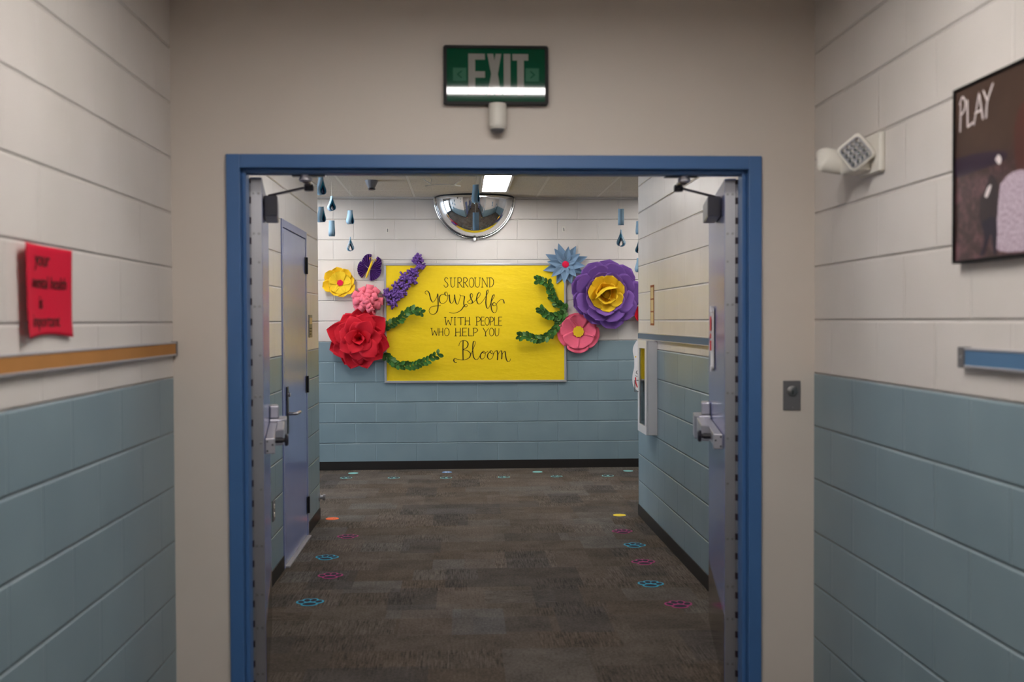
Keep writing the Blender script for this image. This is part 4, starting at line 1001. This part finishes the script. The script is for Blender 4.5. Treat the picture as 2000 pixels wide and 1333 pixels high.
# key switch
ks = empty('key_switch', on_far(1.266, 1.199, 0.0), 'grey key switch plate on the cream wall right of the blue frame', 'switch')
b = MB(); b.box(-0.034, 0.034, -0.057, 0.057, 0, 0.005); b.build('plate', M['grey_plate'], ks, bevel=0.0025)
b = MB(); b.lathe((0.001, 0.018, 0.005), [(0.019, 0), (0.019, 0.004), (0.015, 0.006)], 'z', 28); lk = b.build('lock_barrel', M['screw'], ks, smooth=40)
b = MB(); b.box(-0.0005, 0.0025, 0.004, 0.020, 0.0108, 0.0116); b.build('keyhole', M['black'], lk)
b = MB(); b.lathe((0.001, -0.047, 0.005), [(0.003, 0), (0.002, 0.001)], 'z', 10); b.build('plate_screw', M['screw'], ks, smooth=40)

# emergency light with two heads
em = empty('emergency_light', on_right(-0.50, 2.035), 'white emergency light with two lamp heads on the near right wall', 'emergency light')
b = MB(); b.box(-0.02, 0.150, -0.072, 0.055, 0, 0.020); b.build('housing', M['white_plastic'], em, bevel=0.006)
b = MB(); b.prism([(-0.045, -0.060), (0.085, -0.060), (0.070, 0.0), (-0.03, 0.0)], 0.015, 0.075); b.build('head_bracket', M['white_plastic'], em, bevel=0.008)
def head(c, nrm, roll_, name):
    z = Vector(nrm).normalized(); x = Vector((0, 1, 0)).cross(z).normalized(); y = z.cross(x)
    m_ = frame(c, x, y, z) @ Matrix.Rotation(roll_, 4, 'Z')
    b = MB(); rings = []
    for (s, h) in ((0.018, -0.042), (0.034, -0.034), (0.045, -0.016), (0.048, 0.0), (0.045, 0.004), (0.040, 0.004)):
        rings.append([(x_, y_, h) for x_, y_ in rrect(s, s, s*0.35)])
    n2 = len(rings[0]); b.add([v for r_ in rings for v in r_], [(j*n2+k, j*n2+(k+1) % n2, (j+1)*n2+(k+1) % n2, (j+1)*n2+k) for j in range(len(rings)-1) for k in range(n2)]+[tuple(range(n2-1, -1, -1)), tuple((len(rings)-1)*n2+k for k in range(n2))])
    b.xf(m_); hd = b.build(name, M['white_plastic'], em, smooth=50)
    b = MB(); b.prism(rrect(0.039, 0.039, 0.012), 0.003, 0.0055); b.xf(m_); ln = b.build('lens', M['steel'], hd)
    b = MB()
    for i in range(4):
        for j in range(4):
            b.lathe((-0.027+i*0.018, -0.027+j*0.018, 0.0055), [(0.0085, 0.0), (0.006, 0.003), (0.0035, 0.0045)], 'z', 10)
    b.xf(m_); b.build('led_reflectors', M['chrome'], ln, smooth=30)
    return hd
head((0.090, -0.004, 0.072), (0.80, -0.20, 0.56), 0.62, 'lamp_head')
head((-0.078, -0.012, 0.095), (-0.80, -0.55, 0.05), 0.2, 'lamp_head')

# red note on the left wall
rn = empty('paper_note', on_left(-1.165, 1.568), 'red sheet with black handwriting taped to the near left wall', 'note')
def bulge(x): return 0.005+0.018*max(0.0, -x/0.165)**2+0.003*max(0.0, x/0.165)
def nwarp(x, y): return bulge(x)+0.004*max(0, (-y-0.03)/0.085)**2
b = MB(); b.grid(lambda u, v: ((u-0.5)*0.335*(0.945+0.055*v), (v-0.5)*0.236+0.010*math.sin(PI*u)*max(0, 0.4-v)/0.4, nwarp((u-0.5)*0.335, (v-0.5)*0.236)), 20, 20)
b.build('sheet', P['note'], rn, smooth=80, solid=0.0005, fix=False)
for s, y, sz, xo in (('your', 0.066, 0.054, -0.035), ('mental health', 0.010, 0.046, 0.006), ('is', -0.042, 0.048, -0.045), ('important', -0.088, 0.046, -0.020)):
    me = text_mesh(s, sz, 0.15)
    for v in me.vertices:
        x_ = v.co.x*(1.0 if len(s) < 13 else 0.94)+xo; y_ = v.co.y+y; v.co = (x_, y_, nwarp(x_, y_)+0.0015+v.co.z)
    me.materials.append(M['ink']); ob = bpy.data.objects.new('handwriting', me); COL.objects.link(ob); ob.parent = rn

# framed photograph on the right wall
pf = empty('framed_photograph', on_right(-1.46, 1.872), 'black framed dark photograph with the word play on the near right wall', 'picture')
pw, ph_ = 0.311, 0.233
b = MB(); t = 0.007
b.box(-pw, pw, ph_-t, ph_, 0, 0.028); b.box(-pw, pw, -ph_, -ph_+t, 0, 0.028); b.box(-pw, -pw+t, -ph_+t, ph_-t, 0, 0.028); b.box(pw-t, pw, -ph_+t, ph_-t, 0, 0.028)
b.build('picture_frame', M['black'], pf, bevel=0.0015)
b = MB(); b.box(-pw+t, pw-t, -ph_+t, ph_-t, 0.0, 0.022); pr = b.build('print', M['photo'], pf)
def flat(poly, mt, h, nm):
    sm = smooth_path(list(poly)+[poly[0]], 4)[:-1]
    b = MB(); b.prism([(p_.x, p_.y) for p_ in sm], 0.022, h); return b.build(nm, M[mt], pr)
flat([(-0.303, 0.048), (-0.20, 0.046), (-0.06, 0.03), (-0.06, 0.006), (-0.2, 0.0), (-0.303, 0.0)], 'photo_band', 0.0222, 'printed_shape')
flat([(-0.172, -0.07), (-0.15, -0.055), (-0.125, -0.02), (-0.10, -0.03), (-0.085, -0.06), (-0.088, -0.13), (-0.10, -0.15), (-0.16, -0.145), (-0.176, -0.11)], 'photo_coat', 0.0224, 'printed_shape')
flat([(-0.168, -0.135), (-0.095, -0.13), (-0.092, -0.215), (-0.105, -0.216), (-0.118, -0.17), (-0.14, -0.20), (-0.15, -0.218), (-0.172, -0.217), (-0.15, -0.18)], 'photo_legs', 0.0226, 'printed_shape')
flat([(-0.075, -0.05), (-0.03, -0.03), (0.03, -0.03), (0.08, -0.06), (0.10, -0.16), (0.09, -0.215), (-0.075, -0.215), (-0.092, -0.17), (-0.085, -0.10)], 'photo_dress', 0.0224, 'printed_shape')
flat([(-0.015, 0.06), (0.0, 0.11), (0.04, 0.13), (0.07, 0.05), (0.05, -0.02), (0.0, -0.03)], 'photo_skin', 0.0223, 'printed_shape')
flat([(-0.150, -0.070), (-0.135, -0.050), (-0.118, -0.045), (-0.122, -0.058), (-0.138, -0.075)], 'photo_white', 0.0228, 'printed_shape')
flat([(-0.10, 0.015), (-0.085, 0.025), (-0.07, 0.012), (-0.08, 0.0)], 'photo_white', 0.0228, 'printed_shape')
b = MB()
for pts in ([(-0.278, 0.118), (-0.276, 0.200)], [(-0.282, 0.190), (-0.266, 0.206), (-0.250, 0.188), (-0.258, 0.168), (-0.276, 0.160)], [(-0.240, 0.192), (-0.238, 0.122)], [(-0.238, 0.122), (-0.210, 0.128)], [(-0.205, 0.122), (-0.180, 0.198)], [(-0.180, 0.198), (-0.160, 0.128)], [(-0.200, 0.150), (-0.168, 0.152)], [(-0.158, 0.198), (-0.138, 0.168)], [(-0.112, 0.206), (-0.138, 0.168), (-0.144, 0.128)]):
    stroke(b, pts, 0.006, 0.0075, 0.0229, 5, len(pts) > 2)
b.build('lettering', M['photo_white'], pr, fix=False)
